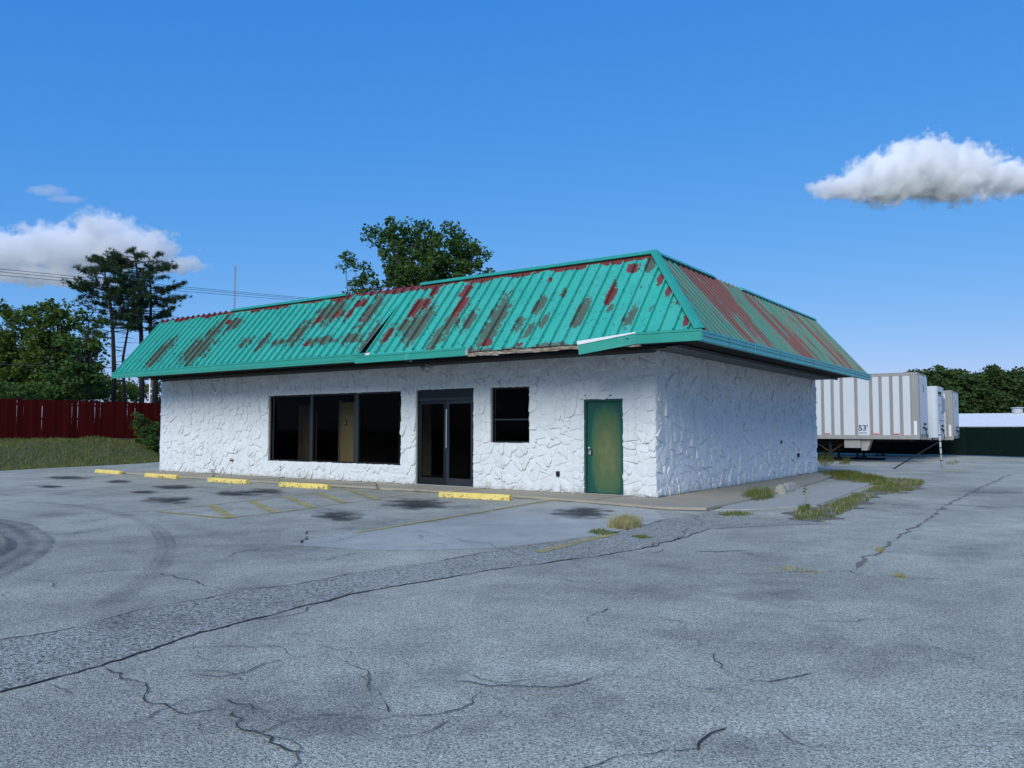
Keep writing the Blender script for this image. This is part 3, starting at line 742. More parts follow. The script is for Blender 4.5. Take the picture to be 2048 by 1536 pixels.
for a, b, c_, d in wall_grid(WX0, 0.0, 0, WZ, OPEN): mb.box((a, 0.0, c_), (b, 0.22, d))
front_wall = mb.build('front_wall', wall_paint, shop)
side_wall = MB().box((-0.22, 0.221, 0), (0, BACK, WZ)).build('side_wall', wall_paint, shop)
MB().box((WX0, 0.221, 0), (WX0 + 0.22, BACK, WZ)).build('end_wall', wall_paint, shop)
MB().box((WX0 + 0.221, BACK - 0.22, 0), (-0.221, BACK, WZ)).build('rear_wall', wall_paint, shop)

def clip(poly, nx_, ny_, d):
    """keep the side where nx*x+ny*y <= d"""
    out = []
    for i in range(len(poly)):
        p, q = poly[i], poly[(i + 1) % len(poly)]
        a, b = nx_ * p[0] + ny_ * p[1] - d, nx_ * q[0] + ny_ * q[1] - d
        if a <= 0: out.append(p)
        if (a < 0 < b) or (b < 0 < a):
            t = a / (a - b); out.append((p[0] + (q[0] - p[0]) * t, p[1] + (q[1] - p[1]) * t))
    return out
def area(P): return 0.5 * abs(sum(P[i][0] * P[(i + 1) % len(P)][1] - P[(i + 1) % len(P)][0] * P[i][1] for i in range(len(P))))
def stone_cells(x0, x1, z0, z1, opens, size, seed):
    r = random.Random(seed); S = []
    n = int((x1 - x0) * (z1 - z0) / (size * size)); tries = 0
    while len(S) < n and tries < n * 40:
        tries += 1
        w = r.uniform(0.62, 1.15)
        p = (r.uniform(x0, x1), r.uniform(z0, z1), w)
        if any(o[0] - 0.02 < p[0] < o[1] + 0.02 and o[2] - 0.02 < p[1] < o[3] + 0.02 for o in opens): continue
        dmin = 0.62 * size
        if all(((p[0] - q[0]) * 0.8) ** 2 + (p[1] - q[1]) ** 2 > (dmin * (w + q[2]) / 2) ** 2 for q in S[-600:]): S.append(p)
    A = np.array(S); cells = []
    for i, (x, z, w) in enumerate(S):
        P = [(x0, z0), (x1, z0), (x1, z1), (x0, z1)]
        d2 = (A[:, 0] - x) ** 2 + (A[:, 1] - z) ** 2
        # a local stretch direction makes long and slanted stones
        for j in np.argsort(d2)[1:26]:
            dx, dz = A[j, 0] - x, A[j, 1] - z; L = math.hypot(dx, dz)
            f_ = 0.5 + 0.30 * (w - A[j, 2])
            P = clip(P, dx / L, dz / L, (x * dx + z * dz) / L + L * f_)
            if len(P) < 3: break
        for o in opens:
            if len(P) < 3: break
            if not (max(p[0] for p in P) <= o[0] or min(p[0] for p in P) >= o[1] or max(p[1] for p in P) <= o[2] or min(p[1] for p in P) >= o[3]):
                s_ = max((o[0] - x, (1, 0, o[0])), (x - o[1], (-1, 0, -o[1])), (o[2] - z, (0, 1, o[2])), (z - o[3], (0, -1, -o[3])))
                P = clip(P, *s_[1])
        if len(P) >= 3: todo = [P]
        else: todo = []
        while todo:
            Q = todo.pop(); a = area(Q)
            if a < 0.006: continue
            if a < r.choice((0.03, 0.05, 0.07, 0.10, 0.14)) : cells.append((Q, a)); continue
            mx_, mz = sum(p[0] for p in Q) / len(Q), sum(p[1] for p in Q) / len(Q)
            sxx = sum((p[0] - mx_) ** 2 for p in Q); szz = sum((p[1] - mz) ** 2 for p in Q); sxz = sum((p[0] - mx_) * (p[1] - mz) for p in Q)
            ax = 0.5 * math.atan2(2 * sxz, sxx - szz) + r.gauss(0, 0.55)
            nx_, nz_ = math.cos(ax), math.sin(ax); d = nx_ * mx_ + nz_ * mz + r.uniform(-0.05, 0.05)
            todo += [K for K in (clip(Q, nx_, nz_, d), clip(Q, -nx_, -nz_, -d)) if len(K) >= 3]
    return cells
def stone_mesh(P, r, put):
    """one rough flat-faced stone; put(a, b, out) maps wall coordinates to the world"""
    cx_, cz_ = sum(p[0] for p in P) / len(P), sum(p[1] for p in P) / len(P)
    ring = []
    for i in range(len(P)):
        p, q = Vector(P[i]), Vector(P[(i + 1) % len(P)]); L = (q - p).length
        if L < 0.03: continue
        c0 = min(0.28, 0.03 / L + 0.06)
        for t in ((c0, 0.5, 1 - c0) if L > 0.16 else (c0, 1 - c0)):
            s_ = p.lerp(q, t); nn = Vector((-(q - p).y, (q - p).x)) / L
            ring.append(s_ + nn * r.uniform(-0.018, 0.018))
    if len(ring) < 3: return None
    c_ = Vector((cx_, cz_)); gap = r.uniform(-0.001, 0.003)
    h = r.choice((0.004, 0.008, 0.012, 0.018, 0.026, 0.036)); tx, tz = r.uniform(-0.10, 0.10), r.uniform(-0.14, 0.03)
    out = lambda p, k: max(-0.03, h * k + (p.x - cx_) * tx + (p.y - cz_) * tz)
    n = len(ring); V = []
    for k, ins in ((None, gap), (0.72, gap + 0.002), (1.0, gap + r.uniform(0.010, 0.026))):
        for p in ring:
            L = (p - c_).length; q = c_ + (p - c_) * max(0.2, (L - ins) / L)
            V.append(put(q.x, q.y, -0.04 if k is None else out(q, k)))
    V.append(put(cx_, cz_, out(c_, 1.0) + r.uniform(0.0, 0.008)))
    F_ = []
    for a in range(2):
        for i in range(n):
            j = (i + 1) % n; F_.append((a * n + i, a * n + j, (a + 1) * n + j, (a + 1) * n + i))
    for i in range(n): F_.append((2 * n + i, 2 * n + (i + 1) % n, 3 * n))
    return V, F_
r = random.Random(21); STONES = []
for P, a in stone_cells(WX0 + 0.01, -0.005, 0.015, WZ - 0.01, OPEN, 0.46, 5):
    s_ = stone_mesh(P, r, lambda a_, b_, o_: (a_, -o_, b_))
    if s_:
        d = (Vector(s_[0][-1]) - CAM); STONES.append((a * abs(d.y) / d.length ** 3, front_wall, s_))
for P, a in stone_cells(0.0, BACK, 0.015, WZ - 0.01, [], 0.42, 9):
    s_ = stone_mesh(P, r, lambda a_, b_, o_: (o_, a_, b_))
    if s_:
        d = (Vector(s_[0][-1]) - CAM); STONES.append((a * abs(d.x) / d.length ** 3, side_wall, s_))
STONES.sort(key=lambda s_: -s_[0])
rest = {front_wall: MB(), side_wall: MB()}
for i, (_, wl, (V, F_)) in enumerate(STONES):
    if i < 300:
        mb = MB(); mb.v = V; mb.f = F_; mb.build('stone', wall_paint, wl)
    else:
        b = rest[wl]; n = len(b.v); b.v += V; b.f += [tuple(k + n for k in q) for q in F_]
for wl, b in rest.items():
    tag(b.build('stone_facing', wall_paint, wl), kind='stuff')

# --- roof slopes: deck, metal pans and ribs
HIPX = -EAVE_Y                           # the front eave runs on to x = +1.74 at the hip corner
def fr(x, t, out=0.0):                   # point on the front slope, t = 0 eave .. 1 ridge, out = height above it
    n = Vector((0, -SL, 1)).normalized(); return Vector((x, EAVE_Y * (1 - t), EAVE_Z + (RIDGE_Z - EAVE_Z) * t)) + n * out
def sr(y, t, out=0.0):
    n = Vector((SL, 0, 1)).normalized(); return Vector((HIPX * (1 - t), y, EAVE_Z + (RIDGE_Z - EAVE_Z) * t)) + n * out
roof = MB().poly([fr(WX0, 0.0, -0.03), fr(HIPX - 0.04, 0.0, -0.03), fr(0, 0.985, -0.03), fr(WX0, 0.985, -0.03)]).build('roof', dark_wood, shop)
MB().poly([sr(EAVE_Y + 0.04, 0.0, -0.03), sr(BACK, 0.0, -0.03), sr(BACK, 0.985, -0.03), sr(0, 0.985, -0.03)]).build('roof_deck', dark_wood, shop)
TE = -0.035                              # the pans run a little past the deck edge
def tmax(x): return 1.0 if x <= 0 else max(0.0, 1 - x / HIPX)
def pan_mesh(pt, a0, a1, b0, b1, t0=TE):
    """pan between two ribs: a0/a1 edges, b0/b1 their upper ends, a slight dish and a turned-up edge"""
    mb = MB(); k = 6
    prof = [(0.0, 0.0), (0.06, 0.0), (0.35, 0.0035), (0.65, 0.0035), (0.94, 0.0), (1.0, 0.0)]
    for i in range(k):
        for (q, o_), (q2, o2) in zip(prof, prof[1:]):
            e = lambda qq, f_: t0 + (b0 + (b1 - b0) * qq - t0) * f_
            x, x2 = a0 + (a1 - a0) * q, a0 + (a1 - a0) * q2
            mb.poly([pt(x, e(q, i / k), o_), pt(x2, e(q2, i / k), o2), pt(x2, e(q2, (i + 1) / k), o2), pt(x, e(q, (i + 1) / k), o_)])
    return mb
def rib_mesh(pt, a, t1, t0=TE, h=0.074):
    mb = MB(); w0, w1 = 0.021, 0.016; b = len(mb.v)
    for t in (t0, t1):
        for dx, o_ in ((-w0, -0.002), (-w1, h), (w1, h), (w0, -0.002)): mb.v.append(tuple(pt(a + dx, t, o_)))
    mb.f += [(0, 4, 5, 1), (1, 5, 6, 2), (2, 6, 7, 3), (0, 1, 2, 3), (7, 6, 5, 4)]
    return mb
GAPX = -7.12
nf = int((HIPX - X0) / PITCH)
edges = [X0 + PITCH * k for k in range(nf + 1)]
gi = min(range(len(edges)), key=lambda k: abs(edges[k] - (GAPX - 0.13)))
for k, x in enumerate(edges):
    x2 = edges[k + 1] if k + 1 < len(edges) else HIPX - 0.01
    if k == gi:                                           # the split: a pan torn away to a wedge
        mb = MB()
        mb.poly([fr(x, TE, 0.0), fr(x + 0.05, TE, 0.07), fr(x + PITCH * 0.80, 0.93, 0.01), fr(x + PITCH, 1.0, 0.0), fr(x, 1.0, 0.0)])
        mb.prism([fr(x + 0.05, TE, 0.072), fr(x + 0.07, TE, 0.08), fr(x + PITCH * 0.86, 0.93, 0.02), fr(x + PITCH * 0.80, 0.93, 0.012)], (0, 0, 0.006))
        mb.build('roof_panel', roof_front, roof)
    elif tmax(x) > 0.02:
        if k == len(edges) - 1 and x2 - x < 0.03: continue
        pan_mesh(fr, x, x2, tmax(x), tmax(x2)).build('roof_panel', roof_front, roof)
    if tmax(x) > 0.03:
        rib_mesh(fr, x, tmax(x) if tmax(x) < 0.999 else (0.93 if (-15.0 < x < -9.63 or x > -6.78) else 1.0), TE if -3.85 < x < 0.44 else 0.035).build('roof_rib', roof_front, roof)
ns_ = int((BACK + 0.05 - EAVE_Y) / PITCH)
sedges = [EAVE_Y + 0.16 + PITCH * k for k in range(ns_)]
for k, y in enumerate(sedges):
    y2 = min(y + PITCH, BACK)
    y1 = y if k else y - 0.15
    pan_mesh(sr, y1, y2, tmax(-y1), tmax(-y2)).build('roof_panel', roof_side, roof)
    if tmax(-y) > 0.03: rib_mesh(sr, y, tmax(-y) if tmax(-y) < 0.999 else (1.005 if 3.4 < y < 5.4 else 0.955), 0.012, 0.032).build('roof_rib', roof_side, roof)
# ridge caps (missing in two places on the front and one on the side) and the hip cap
def ridge_cap(name, p, q, mat, side):
    mb = MB()
    if side == 'f': pr = [(0, -0.105, -0.035), (0, -0.03, 0.05), (0, 0.07, 0.05), (0, 0.07, -0.06)]
    else: pr = [(0.105, 0, -0.035), (0.03, 0, 0.05), (-0.07, 0, 0.05), (-0.07, 0, -0.06)]
    return mb.prism([Vector(p) + Vector(o_) for o_ in pr], Vector(q) - Vector(p)).build(name, mat, roof)
RZ = RIDGE_Z + 0.02
ridge_cap('ridge_cap', (-15.0, 0, RZ), (-9.63, 0, RZ), trim_front, 'f')
ridge_cap('ridge_cap', (-6.78, 0, RZ), (0.02, 0, RZ), trim_front, 'f')
ridge_cap('ridge_cap', (0, 0.03, RZ), (0, 3.4, RZ - 0.01), trim_side, 's')
ridge_cap('ridge_cap', (0, 5.4, RZ - 0.02), (0, BACK, RZ - 0.02), trim_side, 's')
hp0, hp1 = Vector((HIPX + 0.02, EAVE_Y - 0.02, EAVE_Z + 0.02)), Vector((0, 0, RIDGE_Z + 0.02))
nf_, ns2 = Vector((0, -SL, 1)).normalized(), Vector((SL, 0, 1)).normalized()
mb = MB()
for a, b in ((Vector((-0.11, 0, 0)), nf_), (Vector((0, 0.11, 0)), ns2)):
    mb.poly([hp0 + b * 0.085, hp0 + a + b * 0.075, hp1 + a * 0.9 + b * 0.075, hp1 + b * 0.085])
    mb.poly([hp0 + a + b * 0.075, hp0 + a + b * 0.005, hp1 + a * 0.9 + b * 0.005, hp1 + a * 0.9 + b * 0.075])
mb.poly([hp0 + nf_ * 0.085, hp1 + nf_ * 0.085, hp1 + ns2 * 0.085, hp0 + ns2 * 0.085])
mb.build('hip_cap', trim_front, roof)
# the flat roof behind and the closed roof ends
MB().box((WX0 + 0.1, 0.12, 4.85), (-0.12, BACK - 0.1, 4.9)).build('flat_roof', dark_wood, shop)
MB().prism([(WX0, 0.0, WZ), (WX0, EAVE_Y + 0.06, EAVE_Z), (WX0, -0.02, RIDGE_Z - 0.06), (WX0, BACK, RIDGE_Z - 0.06), (WX0, BACK, WZ)], (0.05, 0, 0)).build('roof_end', trim_front, shop)
MB().prism([(0.0, BACK, WZ), (HIPX - 0.06, BACK, EAVE_Z), (0.0, BACK, RIDGE_Z - 0.06), (-18.9, BACK, RIDGE_Z - 0.06), (-18.9, BACK, WZ)], (0, -0.05, 0)).build('roof_end', trim_front, shop)
# fascia trim
def fascia(name, x0, x1, zt0, zt1, y, mat, h=0.185, lip=0.05, droop=0.0):
    mb = MB()
    mb.prism([(x0, y, zt0), (x0, y, zt0 - h), (x1, y, zt1 - h), (x1, y, zt1)], (0, 0.012, 0))
    mb.prism([(x0, y - 0.012, zt0 + 0.012), (x0, y - 0.012, zt0 - 0.022), (x1, y - 0.012, zt1 - 0.022), (x1, y - 0.012, zt1 + 0.012)], (0, 0.011, 0))
    mb.poly([(x0, y - 0.012, zt0 + 0.012), (x1, y - 0.012, zt1 + 0.012), (x1, y + lip, zt1 + 0.03), (x0, y + lip, zt0 + 0.03)])
    mb.prism([(x0, y + 0.012, zt0 - h), (x0, y + 0.09, zt0 - h), (x1, y + 0.09, zt1 - h), (x1, y + 0.012, zt1 - h)], (0, 0, 0.008))
    return mb.build(name, mat, roof)
FY = EAVE_Y - 0.065
fascia('fascia', WX0, -7.08, 3.345, 3.345, FY + 0.01, trim_front)
fascia('fascia', -7.34, -3.78, 3.275, 3.29, FY - 0.06, trim_front, 0.165)
MB().box((-3.80, FY - 0.055, 3.135), (-3.772, FY + 0.05, 3.275)).build('fascia_end', white_metal, roof)
MB().prism([fr(-7.25, -0.03, 0.03), fr(-6.95, -0.03, 0.03), fr(-6.95, 0.03, 0.03), fr(-7.2, 0.03, 0.03)], (0, 0, 0.012)).build('flashing_scrap', white_metal, roof)
fascia('fascia', 0.44, HIPX + 0.06, 3.335, 3.325, FY, trim_front, 0.20)
# the torn piece hanging down to the left of the corner
mb = MB()
a, b = Vector((0.44, FY - 0.003, 3.335)), Vector((-0.80, FY - 0.13, 3.17))
mb.prism([a, b, b + Vector((0.03, -0.01, -0.195)), a + Vector((0, 0, -0.20))], (0, 0.012, 0))
bent = mb.build('hanging_fascia', trim_front, roof)
MB().prism([a + Vector((0, -0.02, 0.004)), b + Vector((0, -0.006, 0.004)), b + Vector((-0.02, 0.0, 0.08)), a + Vector((0.02, -0.015, 0.03))], (0, -0.006, 0.004)).build('bare_flange', white_metal, bent)
# side fascia
mb = MB(); X = HIPX + 0.05
mb.box((X - 0.012, FY + 0.001, 3.125), (X, BACK + 0.02, 3.31)).box((X + 0.001, FY - 0.01, 3.285), (X + 0.013, BACK + 0.02, 3.322))
mb.poly([(X + 0.013, FY, 3.322), (X + 0.013, BACK, 3.322), (X - 0.05, BACK, 3.34), (X - 0.05, FY + 0.05, 3.34)])
mb.box((X - 0.09, FY + 0.02, 3.118), (X - 0.013, BACK, 3.127))
mb.build('fascia', trim_side, roof)
for y in (1.2, 4.2, 7.2, 10.2): MB().box((X - 0.001, y, 3.118), (X + 0.0145, y + 0.012, 3.325)).build('fascia_joint', trim_side, roof)
# rotten eave board left bare
mb = MB(); x = -3.78; rr_ = random.Random(4)
while x < 0.5:
    w = rr_.uniform(0.12, 0.4); x2 = min(x + w, 0.5)
    mb.box((x, EAVE_Y - 0.035 + rr_.uniform(-0.012, 0.01), 3.085 + rr_.uniform(0, 0.045)), (x2 + 0.01, EAVE_Y + 0.03, 3.20 + rr_.uniform(-0.015, 0.0))); x = x2
mb.build('rotten_eave_board', rot_wood, roof)
# soffit: boards by the wall, near-black sheets for the shaded gap towards the fascia
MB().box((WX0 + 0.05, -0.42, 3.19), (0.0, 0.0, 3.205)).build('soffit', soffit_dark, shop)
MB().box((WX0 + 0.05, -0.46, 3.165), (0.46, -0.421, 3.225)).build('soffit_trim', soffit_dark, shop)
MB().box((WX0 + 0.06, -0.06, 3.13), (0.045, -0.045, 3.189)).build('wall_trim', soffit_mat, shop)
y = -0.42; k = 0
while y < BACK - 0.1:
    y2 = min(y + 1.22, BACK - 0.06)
    MB().box((0.002, y + 0.004, 3.192), (0.72, y2 - 0.004, 3.207)).build('soffit_panel', soffit_shaded, shop); y = y2
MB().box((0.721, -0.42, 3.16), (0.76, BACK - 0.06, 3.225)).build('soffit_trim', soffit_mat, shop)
MB().box((WX0 + 0.06, EAVE_Y + 0.05, 3.25), (HIPX - 0.05, -0.465, 3.262)).build('eave_dark_sheet', dark_wood, shop)  # dark sheet painting in the shade of the open eave
MB().box((0.765, -0.46, 3.25), (HIPX - 0.05, BACK - 0.06, 3.262)).build('eave_dark_sheet', dark_wood, shop)

# --- windows and doors
def frame_rect(name, x0, x1, z0, z1, y0, y1, w, mat, parent, sill=True):
    mb = MB()
    mb.box((x0, y0, z0), (x0 + w, y1, z1)).box((x1 - w, y0, z0), (x1, y1, z1)).box((x0 + w, y0, z1 - w), (x1 - w, y1, z1))
    if sill: mb.box((x0 + w, y0, z0), (x1 - w, y1, z0 + w))
    return mb.build(name, mat, parent)
x0, x1, z0, z1 = OPEN[0]
win = frame_rect('window', x0, x1, z0, z1, 0.06, 0.13, 0.05, frame_black, shop)
MB().box((x0 + 0.002, 0.0, z0 + 0.002), (x0 + 0.03, 0.058, z1 - 0.002)).build('jamb', jamb_mat, win)
MB().box((-11.215, 0.055, z0 + 0.05), (-11.105, 0.14, z1 - 0.05)).build('mullion', frame_dark, win)
MB().box((-9.335, 0.05, z0 + 0.05), (-9.175, 0.14, z1 - 0.05)).build('mullion', frame_dark, win)
for a, b in ((x0 + 0.05, -11.215), (-11.105, -9.335), (-9.175, x1 - 0.05)):
    MB().box((a, 0.09, z0 + 0.05), (b, 0.096, z1 - 0.05)).build('pane', glass, win)
x0, x1, z0, z1 = OPEN[1]
ent = frame_rect('entrance_door', x0, x1, 0.0, z1, 0.05, 0.13, 0.055, frame_black, shop, False)
MB().box((x0 + 0.002, 0.0, 0.003), (x0 + 0.03, 0.048, z1 - 0.002)).build('jamb', jamb_mat, ent)
MB().box((x0 + 0.055, 0.06, 2.29), (x1 - 0.055, 0.12, z1 - 0.055)).build('transom_panel', frame_black, ent)
MB().box((x0 + 0.055, 0.04, 2.215), (x1 - 0.055, 0.13, 2.289)).build('door_header', frame_dark, ent)
mid = -5.95
def leaf_(a, b, mat, y=0.07):
    o = frame_rect('door_leaf', a, b, 0.02, 2.21, y, y + 0.045, 0.085, mat, ent)
    MB().box((a + 0.085, y + 0.02, 0.105), (b - 0.085, y + 0.026, 2.125)).build('pane', glass, o)
    MB().box((a + 0.085, y + 0.004, 0.105), (b - 0.085, y + 0.019, 0.20)).build('bottom_rail', mat, o)
    return o
leaf_(x0 + 0.057, mid - 0.004, frame_black)
lr = leaf_(mid + 0.004, x1 - 0.057, frame_dark)
mb = MB(); mb.tube([(mid + 0.05, 0.01, 0.98), (mid + 0.05, 0.01, 1.98)], 0.016, 10)
for zz_ in (1.02, 1.94): mb.tube([(mid + 0.05, 0.01, zz_), (mid + 0.05, 0.07, zz_)], 0.010, 8)
mb.build('pull_handle', steel, lr, smooth=False)
MB().box((x0, -0.03, 0.0), (x1, 0.0, 0.02)).build('threshold', jamb_mat, ent)
x0, x1, z0, z1 = OPEN[2]
sw2 = frame_rect('window', x0, x1, z0, z1, 0.06, 0.13, 0.045, frame_black, shop)
MB().box((x0 + 0.002, 0.0, z0 + 0.002), (x0 + 0.03, 0.058, z1 - 0.002)).build('jamb', jamb_mat, sw2)
MB().box((x0 + 0.045, 0.07, 1.685), (x1 - 0.045, 0.125, 1.72)).build('meeting_rail', frame_dark, sw2)
MB().box((x0 + 0.045, 0.09, 1.72), (x1 - 0.045, 0.096, z1 - 0.045)).build('pane', glass, sw2)
MB().box((x0 + 0.045, 0.10, z0 + 0.045), (x1 - 0.045, 0.106, 1.685)).build('pane', glass, sw2)
MB().box((x0 + 0.01, -0.015, z0 - 0.03), (x1 - 0.01, 0.058, z0 - 0.001)).build('sill', wall_paint, sw2)
x0, x1, z0, z1 = OPEN[3]
gd = frame_rect('green_door', x0, x1, 0.0, z1, 0.0, 0.12, 0.05, green_frame, shop, False)
frame_rect('door_stop', x0 + 0.05, x1 - 0.05, 0.0, z1 - 0.05, 0.03, 0.06, 0.018, green_frame, gd, False)
dl = MB().box((x0 + 0.052, 0.06, 0.025), (x1 - 0.052, 0.105, z1 - 0.052)).build('door_leaf', green_door, gd, bevel=0.003)
kx = x0 + 0.125
MB().tube_ring(Vector((kx, 0.06, 1.04)), Vector((0, -1, 0)), [(0, 0.022), (0.012, 0.022), (0.02, 0.012), (0.035, 0.012), (0.04, 0.026), (0.06, 0.028), (0.07, 0.018)], 14).build('door_knob', brass, dl, smooth=True)
MB().box((kx - 0.032, 0.035, 0.89), (kx + 0.032, 0.058, 0.975)).build('lock', steel, dl, bevel=0.004)
MB().tube([(kx - 0.018, 0.046, 0.975), (kx - 0.018, 0.046, 1.0), (kx, 0.046, 1.012), (kx + 0.018, 0.046, 1.0), (kx + 0.018, 0.046, 0.975)], 0.005, 6).build('shackle', steel, dl)
MB().box((kx + 0.034, 0.045, 0.87), (kx + 0.062, 0.059, 1.0)).build('hasp', black_plastic, dl)
MB().box((x0, -0.03, 0.0), (x1, 0.0, 0.018)).build('threshold', jamb_mat, gd)

# --- the dim room behind the glass
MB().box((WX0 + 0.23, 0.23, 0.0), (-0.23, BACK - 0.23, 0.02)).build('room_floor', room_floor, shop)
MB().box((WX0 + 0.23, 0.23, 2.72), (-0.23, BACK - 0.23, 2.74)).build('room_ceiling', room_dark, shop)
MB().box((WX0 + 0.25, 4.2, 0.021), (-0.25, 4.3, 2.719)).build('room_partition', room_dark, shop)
part = MB().box((-11.47, 1.5, 0.021), (-10.88, 1.6, 2.30)).build('tan_partition', tan_wall, shop)
MB().box((-11.53, 1.47, 0.021), (-11.471, 1.61, 2.36)).build('door_trim', pink_trim, part)
th = MB().box((-11.31, 1.475, 1.585), (-11.17, 1.499, 1.735)).build('thermostat_plate', brown_panel, part, bevel=0.004)
MB().box((-11.285, 1.455, 1.62), (-11.205, 1.474, 1.705)).build('thermostat', white_pvc, th, bevel=0.006)
MB().box((-11.268, 1.450, 1.645), (-11.225, 1.4545, 1.685)).build('thermostat_screen', black_plastic, th)
MB().box((-13.46, 1.5, 0.021), (-13.415, 1.6, 2.25)).build('door_trim', pink_trim, part)
MB().box((-13.41, 1.52, 0.021), (-12.9, 1.6, 2.25)).build('panelling', brown_panel, part)
MB().box((-14.78, 1.45, 0.021), (-14.72, 1.5, 2.25)).build('door_trim', pink_trim, part)
MB().box((-12.62, 1.5, 0.021), (-12.59, 1.53, 2.1)).build('door_trim', brown_panel, part)
MB().box((-10.6, 3.2, 0.021), (-9.2, 3.25, 2.4)).build('panelling', brown_panel, part)

# --- small fixtures on the walls
fl = MB().box((-6.56, -0.09, 3.10), (-6.42, -0.062, 3.17)).build('floodlight', galv, shop)
for dx, ax in ((-0.10, (-0.5, -0.75, -0.6)), (0.10, (0.45, -0.8, -0.5))):
    c_ = Vector((-6.49 + dx, -0.15, 3.07)); ax = Vector(ax).normalized()
    hd = MB().tube_ring(c_ - ax * 0.05, ax, [(0, 0.02), (0.03, 0.045), (0.09, 0.062), (0.10, 0.062)], 14).build('lamp_head', galv, fl, smooth=True)
    MB().tube_ring(c_ + ax * 0.051, ax, [(0, 0.056), (0.012, 0.045), (0.018, 0.02)], 14).build('lamp_lens', lamp_glass, hd, smooth=True)
    MB().tube([(-6.49, -0.09, 3.13), tuple(c_ - ax * 0.05)], 0.012, 6).build('lamp_arm', galv, hd)
for x, z_ in ((-2.48, 0.43),):
    MB().box((x - 0.04, -0.055, z_ - 0.06), (x + 0.04, 0.0, z_ + 0.06)).build('outlet_box', black_plastic, shop, bevel=0.006)
st_ = MB().tube([(-14.8, -0.13, 0.45), (-14.8, 0.0, 0.45)], 0.022, 10).build('hose_tap', rust_steel, shop)
MB().tube([(-14.8, -0.10, 0.45), (-14.8, -0.10, 0.53)], 0.014, 8).build('tap_stem', rust_steel, st_)
MB().tube([(-14.86, -0.10, 0.535), (-14.74, -0.10, 0.535)], 0.016, 8).build('tap_handle', white_pvc, st_)
for y, z_, s_ in ((8.75, 1.09, 0.05), (10.57, 0.65, 0.06)):
    MB().box((0.0, y - s_, z_ - s_), (0.06, y + s_, z_ + s_)).build('outlet_box', black_plastic, shop, bevel=0.006)
for u in (1172, 1222):
    p = ony(u, 791); MB().tube([(p.x, -0.06, p.z), (p.x, 0.0, p.z)], 0.012, 6).build('anchor_bolt', rust_steel, shop)

# ------------------------------------------------------------------ wheel stops
def stop_mesh(L=1.83, w=0.15, h=0.125):
    mb = MB(); n = 16; r = random.Random(2); prof = [(-w / 2, 0), (-w / 2 + 0.008, h * 0.45), (-w * 0.33, h * 0.92), (-w * 0.2, h), (w * 0.2, h), (w * 0.33, h * 0.92), (w / 2 - 0.008, h * 0.45), (w / 2, 0)]
    k = len(prof)
    for i in range(n + 1):
        x = -L / 2 + L * i / n; e = 0.93 if i in (0, n) else 1.0
        for y, z_ in prof: mb.v.append((x, y * e + r.uniform(-0.003, 0.003), z_ * e + (r.uniform(-0.003, 0.003) if z_ > 0 else 0)))
    for i in range(n):
        for j in range(k - 1): mb.f.append((i * k + j, (i + 1) * k + j, (i + 1) * k + j + 1, i * k + j + 1))
    mb.f += [tuple(range(k))[::-1], tuple(n * k + j for j in range(k))]
    return mb
first = None
for u, v, rz, lab in ((944, 998, 0.10, 'yellow concrete wheel stop before the double glass door and narrow window'), (603, 976, 0.03, 'yellow concrete wheel stop before the left end of the wide window'),
                      (450, 966, -0.02, 'yellow concrete wheel stop before the hose tap, a leafy weed behind it'), (318, 956, -0.03, 'yellow concrete wheel stop before the left corner of the shop'),
                      (212, 947.5, -0.06, 'yellow concrete wheel stop beyond the left corner of the shop, nearest the grass bank')):
    p = onz(u, v)
    if first is None:
        first = stop_mesh().build('wheel_stop', yellow_stop); o = first
        core = MB()
    else:
        o = first.copy(); col.objects.link(o)
    o.location = (p.x, p.y + 0.09, GZ + 0.002); o.rotation_euler = (0, 0, rz)
    tag(o, lab, 'wheel stop', 'yellow wheel stops along the shop front')
mb = stop_mesh(1.45, 0.24, 0.21); rr_ = random.Random(8)
mb.v = [(x, y + rr_.uniform(-0.02, 0.02), z_ + (rr_.uniform(-0.035, 0.02) if z_ > 0.02 else 0)) for x, y, z_ in mb.v]
o = mb.build('concrete_block', old_conc); o.location = (1.62, 3.9, -0.055); o.rotation_euler = (0, 0, math.radians(93))
tag(o, 'broken weathered bare concrete wheel stop at the edge of the side walk', 'wheel stop')

# small weeds by the wheel stops
def weed(u, v, h, label, leaves, seed):
    p = onz(u, v); r = random.Random(seed)
    t = thing('weed', (p.x, p.y, GZ), label, 'weed')
    mb = MB(); tips = []
    for k in range(2 + (leaves > 20)):
        q = [Vector((p.x, p.y, GZ))]; dx, dy = r.uniform(-0.06, 0.06), r.uniform(-0.06, 0.06)
        for i in range(1, 6): q.append(Vector((p.x + dx * i * h, p.y + dy * i * h + 0.01 * math.sin(i * 2 + k), GZ + h * (0.75 + 0.25 * k / 2) * i / 5)))
        mb.tube(q, [0.006, 0.005, 0.005, 0.004, 0.003, 0.002], 5); tips += q[1:]
    mb.build('stem', plain('weed_stem', (0.20, 0.19, 0.10), 0.9), t)
    V = []
    for i in range(leaves):
        c_ = r.choice(tips) + Vector((r.uniform(-0.07, 0.07), r.uniform(-0.07, 0.07), r.uniform(-0.04, 0.05))); a = r.uniform(0, 6.3); s_ = r.uniform(0.03, 0.06)
        e1 = Vector((math.cos(a), math.sin(a), r.uniform(-0.3, 0.5))) * s_; e2 = Vector((-math.sin(a), math.cos(a), r.uniform(-0.3, 0.3))) * s_ * 0.5
        V += [c_ - e1, c_ + e2, c_ + e1, c_ - e2]
    np_mesh('leaf_cluster', V, 4, leaf_olive, t)
weed(427, 960, 0.32, 'small leafy green weed behind the wheel stop near the hose tap', 46, 1)
weed(441, 958, 1.05, 'tall thin dry stalk rising before the white wall near the hose tap', 8, 2)
